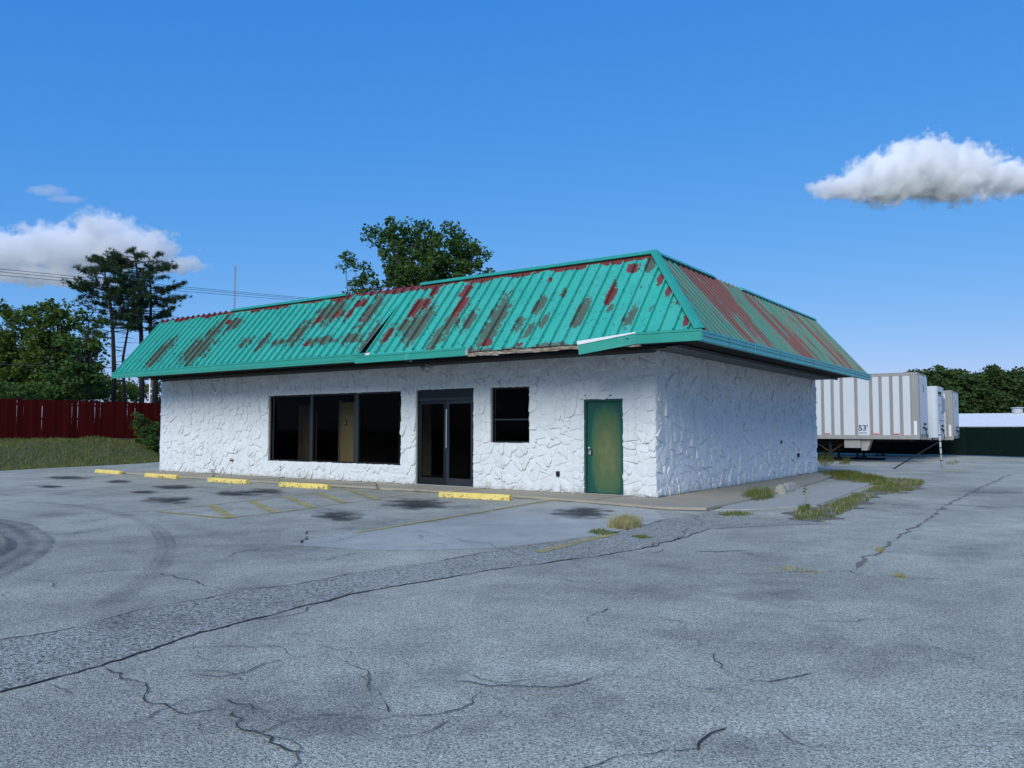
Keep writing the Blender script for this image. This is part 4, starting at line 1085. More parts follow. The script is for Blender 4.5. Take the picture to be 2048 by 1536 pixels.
weed(560, 975, 0.75, 'thin upright stalks behind the wheel stop under the wide window', 10, 3)
weed(756, 979, 0.16, 'tiny weed at the sidewalk edge beside the hatched parking bay', 8, 4)
weed(1608, 1018, 0.55, 'thin reddish seed stalk at the broken edge of the concrete pad', 14, 5)

# ------------------------------------------------------------------ red picket fence
FX = -32.0
fence = thing('picket_fence', (FX, 0, 1.0), 'dark red wooden picket fence along the top of the grass bank', 'fence')
r = random.Random(12); pw = 0.142
mb0 = MB(); hz = 1.84
pk = MB().prism([(FX, -pw / 2 + 0.004, 0), (FX, pw / 2 - 0.004, 0), (FX, pw / 2 - 0.004, hz - 0.035), (FX, pw / 2 - 0.035, hz), (FX, -pw / 2 + 0.035, hz), (FX, -pw / 2 + 0.004, hz - 0.035)], (0.018, 0, 0))
pk.v = [(a - FX, b, c_) for a, b, c_ in pk.v]
base_pk = None
y = -15.0
while y < 12.0:
    zb = bank_z(FX + 0.02, y) - 0.04
    if base_pk is None:
        base_pk = pk.build('picket', fence_red); o = base_pk
    else:
        o = base_pk.copy(); col.objects.link(o)
    o.parent = fence; o.location = (r.uniform(-0.004, 0.006), y, 0.99 - 1.0 + 0.02 * noise.noise(Vector((y, 0, 0))) + r.uniform(-0.012, 0.012)); o.rotation_euler = (r.uniform(-0.008, 0.008), 0, 0)
    y += pw + (r.choice([-0.006] * 15 + [0.003]))
for z_ in (1.25, 1.9, 2.55): MB().box((FX - 0.06, -15.1, z_), (FX - 0.012, 12.1, z_ + 0.09)).build('rail', fence_red, fence)
for k in range(12): MB().box((FX - 0.155, -15 + 2.44 * k, 0.7), (FX - 0.061, -14.905 + 2.44 * k, 2.78)).build('post', fence_red, fence)

# ------------------------------------------------------------------ trees and shrubs
def leaf_quads(C, rad, n, size, rng, flat=0.75):
    """n leaf quads round each centre C (k,3) with radius rad (k,)"""
    K = len(C); P = np.repeat(C, n, 0); R_ = np.repeat(rad, n)
    d = rng.normal(0, 1, (K * n, 3)); d /= np.linalg.norm(d, axis=1)[:, None]
    q = R_ * rng.uniform(0.15, 1.0, K * n) ** 0.6
    P = P + d * q[:, None] * np.array([1, 1, flat])
    a = rng.normal(0, 1, (K * n, 3)); a[:, 2] *= 0.6; a /= np.linalg.norm(a, axis=1)[:, None]
    b = np.cross(a, rng.normal(0, 1, (K * n, 3))); b /= np.linalg.norm(b, axis=1)[:, None]
    s = size * rng.uniform(0.6, 1.35, K * n)[:, None]
    return np.stack([P - a * s, P + b * s * 0.55, P + a * s, P - b * s * 0.55], 1).reshape(-1, 3)
def deciduous(name, base, lobes, label, cat, mat, seed, size=0.11, n=46, clump=0.55, density=1.0, group=None, trunk=0.2, dead=0.0):
    """lobes: (centre, (rx, ry, rz)); clumps spread through them, limbs run up to the clumps"""
    rng = np.random.default_rng(seed); base = Vector(base); t = thing(name, base, label, cat, group)
    C, R_ = [], []
    for c_, rr in lobes:
        k = max(4, int(density * rr[0] * rr[1] * rr[2] / (clump ** 3) * 1.5))
        d = rng.normal(0, 1, (k, 3)); d /= np.linalg.norm(d, axis=1)[:, None]
        q = rng.uniform(0.08, 1.0, k) ** 0.42
        C.append(np.array(c_) + d * q[:, None] * np.array(rr)); R_.append(clump * rng.uniform(0.55, 1.2, k))
    C = np.concatenate(C); R_ = np.concatenate(R_)
    np_mesh('crown', leaf_quads(C, R_, n, size, rng), 4, mat, t)
    mb = MB(); top = Vector(max(lobes, key=lambda l: l[0][2])[0]); fork = base.lerp(top, 0.45)
    mb.tube([base - Vector((0, 0, 0.1)), base.lerp(fork, 0.5) + Vector((0.1, 0.05, 0)), fork, fork.lerp(top, 0.6), top], [trunk * 1.25, trunk, trunk * 0.85, trunk * 0.5, trunk * 0.15], 8)
    for i in rng.choice(len(C), min(len(C), 42), replace=False):
        p = Vector(C[i]); s_ = base.lerp(top, float(rng.uniform(0.3, 0.75))); md = s_.lerp(p, 0.5) + Vector((0, 0, float(rng.uniform(0.0, 0.5))))
        mb.tube([s_, md, p], [trunk * 0.32, trunk * 0.2, trunk * 0.06], 5)
    mb.build('trunk', bark, t, smooth=True)
    return t
def pxl(u, v, d, ru, rv, depth=0.9):
    c_ = at(u, v, d); k = d / FPX; return ((c_.x, c_.y, c_.z), (ru * k, max(ru, rv) * k * depth, rv * k))
# the tree rising behind the shop roof
D = 42
deciduous('broadleaf_tree', (-20.9, 14.8, 0), [pxl(820, 505, D, 62, 66), pxl(785, 462, D, 36, 32), pxl(885, 500, D, 58, 48), pxl(935, 510, D, 36, 40), pxl(850, 560, D, 95, 50), pxl(830, 640, D, 90, 70), pxl(750, 480, D, 18, 22), pxl(955, 545, D, 22, 30)],
          'dense dark green broadleaf tree rising behind the teal roof', 'tree', leaf_dark, 31, 0.105, 64, 0.52, 1.25)
D = 40
deciduous('broadleaf_tree', (-22.9, 12.9, 0), [pxl(712, 545, D, 18, 44), pxl(738, 572, D, 26, 24), pxl(722, 620, D, 44, 50)],
          'slender young green tree beside the big tree behind the teal roof', 'tree', leaf_dark, 32, 0.10, 46, 0.42, 1.3, trunk=0.09)
# broadleaf trees behind the red fence
for i, (b, lob, lab, mt, sd) in enumerate((
        ((20, 46), [pxl(25, 640, 46, 30, 44), pxl(10, 700, 46, 60, 40), pxl(40, 740, 46, 60, 46), pxl(-50, 690, 46, 60, 70)], 'loose broadleaf tree with thin top behind the red fence', leaf_mid, 41),
        ((-150, 49), [pxl(-150, 660, 49, 80, 80), pxl(-110, 740, 49, 80, 60)], 'broad green tree behind the red fence past the loose tree', leaf_mid, 42),
        ((100, 45), [pxl(92, 650, 45, 40, 50), pxl(130, 640, 45, 36, 40), pxl(105, 710, 45, 62, 46), pxl(70, 760, 45, 50, 40)], 'rounded green broadleaf tree left of the pines behind the red fence', leaf_mid, 43),
        ((165, 44), [pxl(168, 700, 44, 36, 50), pxl(150, 755, 44, 60, 46), pxl(178, 640, 44, 24, 26)], 'dark green broadleaf tree close against the first pine', leaf_dark, 44))):
    p = at(b[0], 800, b[1])
    deciduous('broadleaf_tree', (p.x, p.y, 0.9), lob, lab, 'tree', mt, sd, 0.12, 60, 0.58, 1.7, 'trees behind the red fence', 0.15)
for i, (u, v, d, ru, rv, lab, mt, sd) in enumerate(((282, 775, 62, 26, 30, 'small sunny yellow green tree glimpsed between the pine trunks', leaf_olive, 51), (225, 780, 56, 40, 26, 'low dark shrub at the feet of the pines', leaf_mid, 52), (320, 790, 60, 26, 34, 'yellow green shrub seen behind the utility pole', leaf_olive, 53), (60, 785, 42, 80, 22, 'dark undergrowth shrub just behind the red fence', leaf_dark, 54),
        (170, 782, 47, 46, 26, 'dark undergrowth between the rounded tree and the first pine', leaf_dark, 56), (-60, 780, 44, 90, 28, 'dark undergrowth below the broad green tree', leaf_dark, 57),
        (250, 788, 58, 40, 22, 'green undergrowth behind the thin crooked pine', leaf_mid, 58), (110, 770, 58, 120, 36, 'broad thicket closing the view behind the rounded tree', leaf_dark, 59))):
    c_ = at(u, v, d)
    deciduous('shrub', (c_.x, c_.y, 0.9), [pxl(u, v, d, ru, rv)], lab, 'shrub', mt, sd, 0.12, 40, 0.5, 1.2, 'shrubs behind the red fence', 0.06)
bp = onx(288, 880, -30.6); bp.z = 0.7
deciduous('shrub', (bp.x, bp.y, 0.6), [((bp.x, bp.y + 0.1, 1.25), (0.6, 0.65, 0.7)), ((bp.x - 0.1, bp.y - 0.25, 1.95), (0.36, 0.36, 0.5)), ((bp.x + 0.4, bp.y + 0.3, 0.75), (0.7, 0.7, 0.45))],
          'dark leafy shrub on the bank against the right end of the red fence', 'shrub', leaf_dark, 55, 0.06, 60, 0.26, 1.0, trunk=0.03)

def pine(base_px, d, path, label, seed, lengths, z_dead, trunk=0.17):
    """path: pixel points up the trunk; lengths(t): branch length up the crown"""
    rng = np.random.default_rng(seed); r = random.Random(seed)
    P = [at(u, v, d) for u, v in path]; P[0].z = 0.8
    t = thing('pine_tree', P[0], label, 'tree', 'pines behind the red fence')
    n = len(P); mb = MB(); mb.tube(P, [trunk * (1 - 0.85 * i / (n - 1)) for i in range(n)], 8); mb.build('trunk', pine_bark, t, smooth=True)
    def along(s_):
        q = s_ * (n - 1); i = min(int(q), n - 2); return P[i].lerp(P[i + 1], q - i)
    br = MB(); tufts = []; s_ = z_dead
    while s_ < 1.0:
        o = along(s_); live = s_ > lengths[0][0]
        L = np.interp(s_, [a for a, b in lengths], [b for a, b in lengths]) if live else r.uniform(0.6, 1.6)
        for k in range(r.choice((2, 3, 3, 4)) if live else 2):
            a = r.uniform(0, 6.283); LL = L * r.uniform(0.55, 1.15); up = r.uniform(0.05, 0.45) if live else r.uniform(-0.25, 0.2)
            Q = [o]
            for j in range(1, 6):
                f_ = j / 5; Q.append(o + Vector((math.cos(a) * LL * f_, math.sin(a) * LL * f_, LL * (up * f_ * f_ - 0.08 * f_) + r.uniform(-0.05, 0.05))))
            br.tube(Q, [0.035, 0.028, 0.022, 0.016, 0.011, 0.006] if live else [0.022, 0.018, 0.014, 0.010, 0.007, 0.004], 4)
            if live:
                for j in range(int(6 + LL * 6)):
                    f_ = r.uniform(0.35, 1.0) ** 0.55; q = Q[min(4, int(f_ * 5))].lerp(Q[min(5, int(f_ * 5) + 1)], (f_ * 5) % 1)
                    tufts.append(q + Vector((r.gauss(0, 0.14), r.gauss(0, 0.14), abs(r.gauss(0.02, 0.07)))))
        s_ += r.uniform(0.018, 0.038) if live else r.uniform(0.02, 0.05)
    br.build('branches', pine_bark, t)
    T = np.array(tufts); K = len(T); m_ = 22
    dirs = rng.normal(0, 1, (K * m_, 3)); dirs[:, 2] += 0.55; dirs /= np.linalg.norm(dirs, axis=1)[:, None]
    b = np.cross(dirs, rng.normal(0, 1, (K * m_, 3))); b /= np.linalg.norm(b, axis=1)[:, None]
    O = np.repeat(T, m_, 0); L = rng.uniform(0.14, 0.30, (K * m_, 1))
    V = np.stack([O - b * 0.016, O + b * 0.016, O + dirs * L], 1).reshape(-1, 3)
    np_mesh('crown', V, 3, needle, t)
    return t
pine((228, 800), 50, [(229, 808), (228, 740), (226, 670), (220, 600), (212, 560), (204, 512)], 'tall pine with a leaning top and bare lower trunk behind the red fence', 61, [(0.36, 1.5), (0.48, 1.9), (0.60, 2.7), (0.72, 2.1), (0.85, 1.5), (1.0, 0.6)], 0.18)
pine((282, 800), 51, [(284, 808), (284, 740), (282, 660), (279, 590), (274, 545), (270, 506)], 'tallest broad crowned pine with dark spreading branches', 62, [(0.36, 1.3), (0.50, 2.3), (0.62, 2.9), (0.80, 2.1), (0.92, 1.6), (1.0, 0.7)], 0.2, 0.19)
pine((247, 800), 53, [(250, 808), (247, 740), (246, 715), (256, 660), (257, 610), (252, 560)], 'thin crooked pine standing between the two taller pines', 63, [(0.62, 1.2), (0.8, 1.5), (1.0, 0.6)], 0.25, 0.13)
pine((310, 800), 54, [(311, 808), (310, 770), (312, 720), (300, 680), (302, 600), (300, 545)], 'pine with a stout pale trunk, right of the other pines', 64, [(0.66, 1.5), (0.8, 1.9), (1.0, 0.7)], 0.5, 0.24)

# the wood beyond the trailers
protos = []
for k in range(4):
    rng = np.random.default_rng(80 + k); h = (8.3, 7.6, 8.9, 7.0)[k]
    t = thing('wood_tree', (0, 0, 0), 'x', 'tree', 'trees of the wood beyond the trailers'); C, R_ = [], []
    for j in range(70):
        z_ = rng.uniform(0.10, 1.0); w = (2.9 - 0.3 * k % 2) * math.sqrt(max(0.03, 1 - ((z_ - 0.42) / 0.60) ** 2)); a = rng.uniform(0, 6.283); q = w * rng.uniform(0.3, 1.0) ** 0.5
        C.append((math.cos(a) * q, math.sin(a) * q, z_ * h)); R_.append(rng.uniform(0.6, 1.15))
    np_mesh('crown', leaf_quads(np.array(C), np.array(R_), 60, 0.24, rng), 4, leaf_far, t)
    MB().tube([(0, 0, -0.3), (0.1, 0, h * 0.4), (0, 0.1, h * 0.85)], [0.22, 0.17, 0.05], 6).build('trunk', bark, t)
    protos.append(t)
r = random.Random(5); k = 0
wood = []
for row, d0 in enumerate((98, 104, 111)):
    u = 1800 - row * 14
    while u < 2200:
        wood.append((u, d0 + r.uniform(-2.5, 2.5), row)); u += r.uniform(26, 40)
for i, (u, d, row) in enumerate(wood):
    t = protos[i % 4] if i < 4 else copy_tree(protos[r.randrange(4)])
    p = at(u, 860, d); t.location = (p.x, p.y, GZ - 0.1); s_ = r.uniform(0.86, 1.02) + row * 0.04
    t.scale = (s_ * r.uniform(0.9, 1.2), s_ * r.uniform(0.9, 1.2), s_); t.rotation_euler = (0, 0, r.uniform(0, 6.28))
    t['label'] = ('dark broadleaf tree at the front edge of the wood beyond the white building', 'dark broadleaf tree in the middle of the wood beyond the white building', 'tall dark tree at the back of the wood beyond the white building')[row]
    t['group'] = ('trees at the front of the wood', 'trees in the middle of the wood', 'trees at the back of the wood')[row]

# ------------------------------------------------------------------ trailers in the yard
def text_mesh(body, size, name, mat, parent, loc, extr=0.003):
    cu = bpy.data.curves.new(name, 'FONT'); cu.body = body; cu.size = size; cu.extrude = extr; cu.offset = 0.008
    to = bpy.data.objects.new(name, cu); col.objects.link(to)
    me = bpy.data.meshes.new_from_object(to.evaluated_get(bpy.context.evaluated_depsgraph_get()))
    bpy.data.objects.remove(to)
    me.materials.clear(); me.materials.append(mat)
    o = bpy.data.objects.new(name, me); col.objects.link(o); o.parent = parent
    o.location = Vector(loc) - world_origin(parent); o.rotation_euler = (math.pi / 2, 0, 0)
    return o
def trailer(nose, y0, L, zb, zt, label, posts, grey_corner=True, rounded=False):
    t = thing('semi_trailer', (nose - L / 2, y0 + 1.3, GZ), label, 'trailer', 'trailers parked side by side in the yard')
    y1 = y0 + 2.59; x0 = nose - L
    if rounded:
        mb = MB(); R_ = 0.28; pr = []
        for cx_, cy_, a0 in ((nose - R_, y0 + R_ + 0.02, -90), (nose - R_, y1 - R_ - 0.02, 0)):
            for k in range(7):
                a = math.radians(a0 + 15 * k); pr.append((cx_ + R_ * math.cos(a), cy_ + R_ * math.sin(a), zb + 0.02))
        pr += [(x0, y1 - 0.02, zb + 0.02), (x0, y0 + 0.02, zb + 0.02)]
        body = mb.prism(pr, (0, 0, zt - zb - 0.04)).build('body', trailer_white, t)
        MB().box((nose - 1.9, y0 + 0.008, zb + 0.5), (nose - 0.45, y0 + 0.019, zt - 0.16)).build('side_panel', trailer_panel_grey, t)
        MB().box((nose - 1.2, y0 + 0.004, zb + 0.02), (nose - 0.3, y0 + 0.018, zb + 0.48)).build('side_panel', trailer_white, t)
        MB().box((nose, y0 + 1.1, zb + 1.35), (nose + 0.05, y1 - 0.15, zb + 2.1)).build('nose_panel', trailer_panel_grey, t)
        MB().box((nose, y0 + 0.35, zt - 0.42), (nose + 0.04, y0 + 1.2, zt - 0.30)).build('nose_vent', undercarriage, t)
        for z_ in (zb + 0.9, zb + 1.7, zt - 0.5): MB().box((nose, y0 + 0.3, z_), (nose + 0.02, y1 - 0.3, z_ + 0.02)).build('nose_seam', trailer_grey, t)
        MB().box((x0, y0 - 0.001, zb - 0.08), (nose - 0.3, y0 + 0.06, zb + 0.019)).build('bottom_rail', trailer_grey, t)
    else:
        body = MB().box((x0, y0 + 0.03, zb + 0.02), (nose - 0.02, y1 - 0.03, zt - 0.02)).build('body', trailer_grey, t)
        MB().box((x0, y0, zt - 0.155), (nose, y0 + 0.029, zt)).build('top_rail', trailer_grey, t)
        MB().box((x0, y0 - 0.004, zb - 0.08), (nose, y0 + 0.029, zb + 0.10)).build('bottom_rail', trailer_grey, t)
        ed = [x0 + 0.3] + posts
        for a, b in zip(ed, ed[1:]):
            MB().box((a + 0.075, y0 + 0.004, zb + 0.101), (b - 0.075, y0 + 0.029, zt - 0.156)).build('side_panel', trailer_white, t)
        for a in posts[:-1]:
            for dx in (-0.05, 0.02): MB().box((a + dx, y0 + 0.006, zb + 0.101), (a + dx + 0.03, y0 + 0.0295, zt - 0.156)).build('side_post', trailer_grey, t)
        MB().box((nose - 0.019, y0 + 0.22, zb + 0.15), (nose + 0.01, y1 - 0.1, zt - 0.12)).build('nose_panel', trailer_white, t)
        MB().box((nose - 0.3, y0 + 0.005, zb + 0.101), (nose + 0.004, y0 + 0.0292, zt - 0.156)).build('corner_post', trailer_grey, t)
        MB().box((nose - 0.019, y0 + 0.0, zb), (nose + 0.012, y0 + 0.21, zt)).build('corner_post', trailer_grey, t)
        MB().box((nose - 0.019, y0 + 0.22, zb), (nose + 0.014, y1, zb + 0.14)).build('nose_rail', trailer_grey, t)
        MB().box((nose + 0.011, y1 - 1.5, zt - 0.9), (nose + 0.02, y1 - 1.1, zt - 0.5)).build('placard', trailer_panel_grey, t)
        MB().box((nose - 0.22, y0 - 0.006, zb + 0.12), (nose - 0.1, y0 + 0.004, zb + 0.75)).build('corner_plate', white_metal, t)
    for k, (dy, dz) in enumerate(((1.0, 0.45), (1.3, 0.62), (1.55, 0.38))):
        MB().tube([(nose, y0 + dy, zb + dz), (nose + 0.10, y0 + dy, zb + dz)], 0.05, 8).build('air_coupling', undercarriage, t)
    MB().tube([(nose + 0.09, y0 + 1.0, zb + 0.45), (nose + 0.16, y0 + 1.05, zb + 0.1), (nose + 0.10, y0 + 1.3, zb - 0.05)], 0.02, 6).build('air_hose', undercarriage, t)
    ch = MB().box((x0, y0 + 0.75, zb - 0.42), (nose - 3.4, y0 + 0.87, zb - 0.001)).box((x0, y1 - 0.87, zb - 0.42), (nose - 3.4, y1 - 0.75, zb - 0.001)).box((nose - 3.4, y0 + 0.6, zb - 0.2), (nose - 0.5, y1 - 0.6, zb - 0.001)).build('chassis', undercarriage, t)
    lg = nose - 4.0
    for yy in (y0 + 0.45, y1 - 0.55):
        g_ = MB().box((lg - 0.06, yy, GZ + 0.55), (lg + 0.06, yy + 0.12, zb - 0.001)).box((lg - 0.045, yy + 0.015, GZ + 0.06), (lg + 0.045, yy + 0.105, GZ + 0.55)).build('landing_leg', undercarriage, t)
        MB().box((lg - 0.15, yy - 0.05, GZ), (lg + 0.15, yy + 0.17, GZ + 0.06)).build('foot', rust_steel, g_)
        MB().tube([(lg - 1.0, yy + 0.06, zb - 0.05), (lg, yy + 0.06, GZ + 0.45)], 0.03, 6).build('brace', rust_steel, g_)
        MB().tube([(lg + 1.0, yy + 0.06, zb - 0.05), (lg, yy + 0.06, GZ + 0.45)], 0.03, 6).build('brace', rust_steel, g_)
    MB().tube([(lg, y0 + 0.5, GZ + 0.4), (lg, y1 - 0.5, zb - 0.2)], 0.03, 6).build('cross_brace', undercarriage, t)
    MB().tube([(lg, y1 - 0.5, GZ + 0.4), (lg, y0 + 0.5, zb - 0.2)], 0.03, 6).build('cross_brace', undercarriage, t)
    for wx in (x0 + 1.5, x0 + 2.75):
        for yy, s_ in ((y0 + 0.02, 1), (y1 - 0.02, -1)):
            c_ = Vector((wx, yy, GZ + 0.51))
            wh = MB().tube_ring(c_, Vector((0, s_, 0)), [(0.0, 0.36), (0.02, 0.47), (0.07, 0.51), (0.24, 0.51), (0.30, 0.47), (0.55, 0.47), (0.58, 0.36)], 24).build('wheel', rubber, t, smooth=True)
            MB().tube_ring(c_ + Vector((0, s_ * 0.012, 0)), Vector((0, -s_, 0)), [(0.0, 0.30), (0.02, 0.29), (-0.06, 0.18), (-0.05, 0.10), (0.03, 0.09)], 20).build('rim', galv, wh, smooth=True)
    return t
px_posts = [-2.68, -2.23, -1.81, -1.16, -0.50, -0.09, 0.37, 0.79]
posts = []; a = -14.0
while a < -3.0: posts.append(a); a += 0.56
posts = [p for p in posts if p < -3.1] + px_posts + [1.24]
t1 = trailer(1.52, 24.42, 16.1, 1.12, 4.10, 'long white box trailer with grey posts marked 53, landing legs down beside the shop', posts)
text_mesh("53'", 0.36, 'number_lettering', navy, t1, (-1.08, 24.42, 1.44))
MB().box((-1.06, 24.416, 1.30), (-0.72, 24.423, 1.36)).build('side_label', trailer_panel_grey, t1)
for x in (-2.6, -0.43, 0.45): MB().box((x, 24.412, 1.245), (x + 0.25, 24.4225, 1.30)).build('reflector', red_refl, t1)
MB().box((-1.75, 24.55, 0.62), (-1.02, 26.4, 1.035)).build('tool_box', trailer_grey, t1)
MB().prism([(-1.0, 24.6, 1.03), (-0.55, 24.6, 1.03), (-0.75, 24.6, 0.50), (-1.0, 24.6, 0.50)], (0, 0.5, 0)).build('mounting_bracket', trailer_grey, t1)
trailer(1.55, 30.0, 14.6, 1.06, 3.74, 'white trailer with a rounded nose and grey panels, between the other two trailers', [], rounded=True)
p3 = [1.75 - 13.7 + 0.3 + 0.6 * k for k in range(1, 22)] + [1.47]
trailer(1.75, 34.2, 13.7, 1.0, 3.66, 'white box trailer standing closest to the dark green fence', p3)

# dark slatted fence behind the yard
pf = thing('slatted_fence', (2.0, 38.3, GZ), 'dark green slatted chain link fence across the back of the yard', 'fence')
fpts = [(-26, 41.5), (-12, 40.0), (1.9, 38.5), (4.9, 36.6), (16, 30.5)]
r = random.Random(9)
slat0 = None; ns = 0; restmb = MB()
for (a, b), (c_, d) in zip(fpts, fpts[1:]):
    L = math.hypot(c_ - a, d - b); ang = math.atan2(d - b, c_ - a); n = int(L / 0.115)
    for k in range(n):
        q = (k + 0.5) / n; x, y = a + (c_ - a) * q, b + (d - b) * q
        hh = 1.66 + 0.015 * math.sin(k * 0.7) + r.uniform(-0.01, 0.01)
        vis = x > -0.2 and x < 14
        if vis and ns < 280:
            if slat0 is None:
                slat0 = MB().box((-0.0565, -0.008, 0.03), (0.0565, 0.008, 1.0)).build('slat', green_screen); o = slat0
            else:
                o = slat0.copy(); col.objects.link(o)
            o.parent = pf; o.location = (x - 2.0, y - 38.3, 0); o.rotation_euler = (0, 0, ang + r.uniform(-0.05, 0.05)); o.scale = (1, 1, hh); ns += 1
        else:
            e = Vector((math.cos(ang), math.sin(ang), 0)) * 0.0565; nrm = Vector((-e.y, e.x, 0)) * 0.13; c0 = Vector((x, y, GZ + 0.03))
            restmb.prism([c0 - e - nrm, c0 + e - nrm, c0 + e + nrm, c0 - e + nrm], (0, 0, hh - 0.03))
    for k in range(int(L / 2.8) + 1):
        q = k * 2.8 / L; x, y = a + (c_ - a) * q, b + (d - b) * q
        MB().tube([(x, y + 0.05, GZ), (x, y + 0.05, GZ + 1.72)], 0.03, 8).build('post', undercarriage, pf)
    MB().tube([(a, b + 0.03, GZ + 1.66), (c_, d + 0.03, GZ + 1.66)], 0.02, 6).build('top_rail', undercarriage, pf)
tag(restmb.build('slats', green_screen, pf), kind='stuff')

# leaning gate post with its brace, and a short dark post
p = onz(1884, 938); q = onz(1787, 938)
gpst = thing('gate_post', (p.x, p.y, GZ), 'leaning galvanised steel gate post with a long diagonal brace', 'post')
top_ = Vector((p.x - 0.06, p.y, 1.62))
MB().tube([(p.x, p.y, GZ), tuple(top_)], 0.038, 12).build('pole', galv, gpst, smooth=True)
MB().tube_ring(top_ - Vector((0, 0, 0.005)), Vector((0, 0, 1)), [(0, 0.042), (0.02, 0.042), (0.05, 0.015)], 12).build('cap', galv, gpst, smooth=True)
for z_ in (0.25, 0.5, 0.75, 1.0, 1.25): MB().tube_ring(Vector((p.x - 0.06 * z_ / 1.6, p.y, z_)), Vector((0, 0, 1)), [(0, 0.041), (0.02, 0.044), (0.04, 0.041)], 12).build('band', undercarriage, gpst)
MB().tube([(p.x - 0.05, p.y, 1.02), (q.x, q.y, GZ + 0.01)], 0.025, 10).build('brace', undercarriage, gpst, smooth=True)
p = onz(1678, 916)
sp = MB().tube([(p.x, p.y, GZ), (p.x - 0.12, p.y, 1.30)], 0.035, 10).build('steel_post', undercarriage, loc=(p.x, p.y, GZ))
tag(sp, 'short dark leaning steel post before the landing legs of the long trailer', 'post')
tag(MB().box((-6.0, 27.9, GZ), (-0.6, 28.05, 0.05)).build('parking_kerb', undercarriage, loc=(0, 28, GZ)), 'long dark timber kerb lying on the ground under the long trailer', 'kerb')

# ------------------------------------------------------------------ white building beyond the yard
wb = thing('white_shed', (8, 64, GZ), 'long low white metal shed beyond the dark green fence', 'building')
MB().box((-1.5, 60, GZ), (40, 72, 1.75)).build('wall', white_roof, wb)
MB().prism([(-1.9, 59.6, 1.76), (-1.9, 66, 2.95), (-1.9, 72.4, 1.76)], (42.3, 0, 0)).build('roof', white_roof, wb)
for k in range(34): MB().prism([(-1.2 + 1.2 * k, 59.59, 1.78), (-1.2 + 1.2 * k, 66, 2.97), (-1.2 + 1.2 * k, 66, 2.99), (-1.2 + 1.2 * k, 59.59, 1.80)], (0.04, 0, 0)).build('roof_seam', white_roof, wb)
vs = ony(2035, 828, 66)
MB().tube([(vs.x, 66, 2.7), (vs.x, 66, 3.35)], 0.42, 16).build('roof_vent', galv, wb, smooth=True)
MB().tube([(vs.x, 66, 3.36), (vs.x, 66, 3.44)], 0.50, 16).build('vent_cap', galv, wb, smooth=True)
bx_ = ony(2033, 848, 59.9)
MB().box((bx_.x, 59.86, 1.35), (bx_.x + 3.0, 59.99, 1.46)).build('door_lintel', blue_paint, wb)
MB().box((bx_.x, 59.86, GZ), (bx_.x + 0.12, 59.99, 1.349)).build('door_jamb', blue_paint, wb)

# ------------------------------------------------------------------ poles, wires and the far mast
p = at(303.5, 800, 46)
up_ = thing('utility_pole', (p.x, p.y, 0.9), 'brown wooden utility pole with insulators behind the red fence', 'pole')
MB().tube([(p.x, p.y, 0.8), (p.x, p.y, 6.4)], [0.075, 0.06], 10).build('shaft', pole_wood, up_, smooth=True)
MB().box((p.x - 0.6, p.y - 0.05, 6.0), (p.x + 0.6, p.y + 0.05, 6.12)).build('cross_arm', pole_wood, up_)
for z_ in (3.4, 3.7): MB().tube_ring(Vector((p.x + 0.12, p.y - 0.12, z_)), Vector((0, 0, 1)), [(0, 0.04), (0.06, 0.07), (0.12, 0.04)], 10).build('insulator', white_pvc, up_, smooth=True)
p2 = at(299, 800, 45)
tag(MB().tube([(p2.x, p2.y, 0.8), (p2.x, p2.y, 5.2)], 0.038, 10).build('white_pole', white_pvc, loc=(p2.x, p2.y, 0.8), smooth=True), 'plain white pole standing beside the wooden utility pole', 'pole')
def wire(a, b, d0, d1, sag, label, ext=0.0, rad=0.016):
    A, B = at(*a, d0), at(*b, d1); A = A + (A - B) * ext; B = B + (B - A) * ext * 0.3
    pts = [A.lerp(B, k / 24) - Vector((0, 0, sag * 4 * (k / 24) * (1 - k / 24))) for k in range(25)]
    return tag(MB().tube(pts, rad, 5).build('power_line', wire_mat, loc=A), label, 'wire', 'overhead power lines')
wire((-60, 529), (760, 607), 46, 78, 0.15, 'highest of three parallel overhead wires crossing the pine tops', 0.2)
wire((-60, 535), (760, 609), 46.3, 78, 0.15, 'middle of three parallel overhead wires crossing the pine tops', 0.2)
wire((-60, 542), (760, 612), 46.6, 78, 0.15, 'lowest of three parallel overhead wires crossing the pine tops', 0.2)
wire((-60, 608), (520, 641), 43, 60, 0.1, 'single thin wire crossing the broadleaf trees toward the roof', 0.2, 0.013)
wire((-60, 725), (300, 737), 41, 46, 0.05, 'low dark wire running just above the fence to the utility pole', 0.2, 0.02)
mp_ = at(464, 860, 300); mt_ = at(464, 527, 300)
ms = thing('radio_mast', (mp_.x, mp_.y, 0), 'thin far lattice radio mast above the teal ridge', 'mast')
legs = [Vector((mp_.x + 0.32 * math.cos(a), mp_.y + 0.32 * math.sin(a), 0)) for a in (0.3, 2.4, 4.5)]
for l in legs: MB().tube([l, (l.x, l.y, mt_.z)], 0.075, 5).build('leg', mast_mat, ms)
mb = MB(); z_ = 0.0; k = 0
while z_ < mt_.z - 1:
    for i in range(3):
        a, b = legs[i], legs[(i + 1) % 3]; mb.tube([(a.x, a.y, z_), (b.x, b.y, z_ + 1.0)], 0.03, 3, False)
    z_ += 1.0
tag(mb.build('bracing', mast_mat, ms), kind='stuff')
for z_, o_ in ((mt_.z - 1.5, 0.9), (mt_.z - 9, 1.0), (mt_.z - 13, 0.8)): MB().tube([(mp_.x, mp_.y, z_), (mp_.x + o_, mp_.y + 0.5, z_ + 0.2), (mp_.x + o_, mp_.y + 0.5, z_ + 2.0)], 0.06, 4).build('antenna', mast_mat, ms)

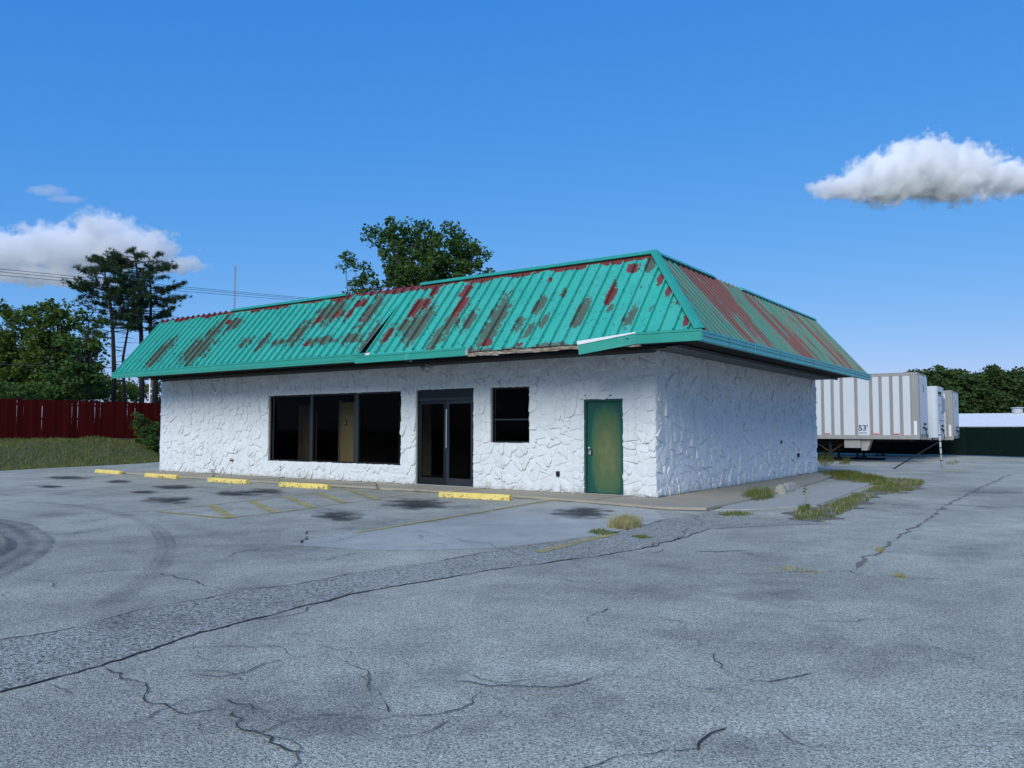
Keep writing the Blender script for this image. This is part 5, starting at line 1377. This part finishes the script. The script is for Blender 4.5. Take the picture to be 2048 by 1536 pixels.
# ------------------------------------------------------------------ loose grit on the asphalt
r = random.Random(77); V = []
for i in range(260):
    p = onz(r.uniform(-100, 2150), 960 + 560 * r.random() ** 0.7); s_ = r.uniform(0.003, 0.007)
    a = r.uniform(0, 6.28); t_ = Vector((p.x, p.y, GZ + s_ * 0.9)); Q = [Vector((p.x + s_ * math.cos(a + k * 2.09), p.y + s_ * math.sin(a + k * 2.09) * 0.8, GZ + 0.004)) for k in range(3)]
    for k in range(3): V += [Q[k], Q[(k + 1) % 3], t_]
tag(np_mesh('grit', V, 3, plain('pale_grit', (0.55, 0.54, 0.50), 0.9, 0.4, 40), lot), kind='stuff')

# ------------------------------------------------------------------ clouds (real volumes far away)
def cloud(u, v, d, puffs, seed, dens, label, nscale=38, amp=1.9, hard=5.0, aniso=-0.4):
    c_ = at(u, v, d); k = d / FPX; right = ROT.transposed() @ Vector((1, 0, 0))
    hx = max(max(abs(p[0] - p[2]), abs(p[0] + p[2])) for p in puffs) * k * 1.15
    hz = max(max(abs(p[1] - p[3]), abs(p[1] + p[3])) for p in puffs) * k * 1.2; hy = max(p[3] for p in puffs) * k * 2.0
    o = MB().box((-hx, -hy, -hz), (hx, hy, hz)).build('cloud', trailer_white)
    o.location = c_; o.rotation_euler = (0, 0, math.atan2(right.y, right.x))
    m = Mat('cloud_vapour'); m.N.remove(m.b); o.data.materials[0] = m.m
    tc = m.N.new('ShaderNodeTexCoord').outputs['Object']
    f = None
    for (px_, py_, rx, ry) in puffs:
        mp = m.N.new('ShaderNodeVectorMath'); mp.operation = 'MULTIPLY_ADD'; m.L.new(tc, mp.inputs[0])
        S = (1 / (rx * k), 1 / (ry * k * 1.6), 1 / (ry * k)); mp.inputs[1].default_value = S; mp.inputs[2].default_value = (-px_ * k * S[0], 0, py_ * k * S[2])
        ln = m.N.new('ShaderNodeVectorMath'); ln.operation = 'LENGTH'; m.L.new(mp.outputs[0], ln.inputs[0])
        e = m.math('SUBTRACT', 1.0, ln.outputs['Value']); f = e if f is None else m.math('MAXIMUM', f, e)
    ad = m.N.new('ShaderNodeVectorMath'); ad.operation = 'ADD'; ad.inputs[1].default_value = (seed * 770.0, seed * 310.0, 0); m.L.new(tc, ad.inputs[0])
    nz = m.noise(1 / (nscale * k), 6, 0.6, ad.outputs[0])
    den = m.math('MULTIPLY', m.math('MULTIPLY', m.math('ADD', f, m.math('MULTIPLY', m.math('SUBTRACT', nz, 0.5), amp)), hard, True), dens / k)
    pv = m.N.new('ShaderNodeVolumePrincipled'); pv.inputs['Color'].default_value = (1, 1, 1, 1); pv.inputs['Anisotropy'].default_value = aniso
    m.L.new(den, pv.inputs['Density']); m.L.new(pv.outputs[0], m.out.inputs['Volume'])
    return tag(o, label, 'cloud')
cloud(1850, 346, 3000, [(-165, 32, 70, 22), (-80, 15, 85, 46), (-15, -8, 80, 54), (60, 5, 85, 52), (150, 12, 70, 34), (20, 34, 200, 12), (215, 10, 50, 26)], 1, 0.075, 'flat based white cumulus cloud floating alone above the trailers', 24, 2.0, 12.0)
cloud(150, 510, 4000, [(-140, 0, 90, 44), (-30, -10, 110, 46), (60, -40, 60, 44), (110, -10, 100, 40), (190, 20, 70, 18), (-60, 40, 140, 22), (0, 55, 120, 14)], 2, 0.05, 'wide sunlit cloud bank behind the pine tops', 30, 2.4, 6.0)
cloud(115, 388, 4300, [(-20, -8, 40, 12), (20, 10, 40, 8)], 3, 0.02, 'small torn wisp of cloud above the cloud bank', 30, 1.8, 2.5)
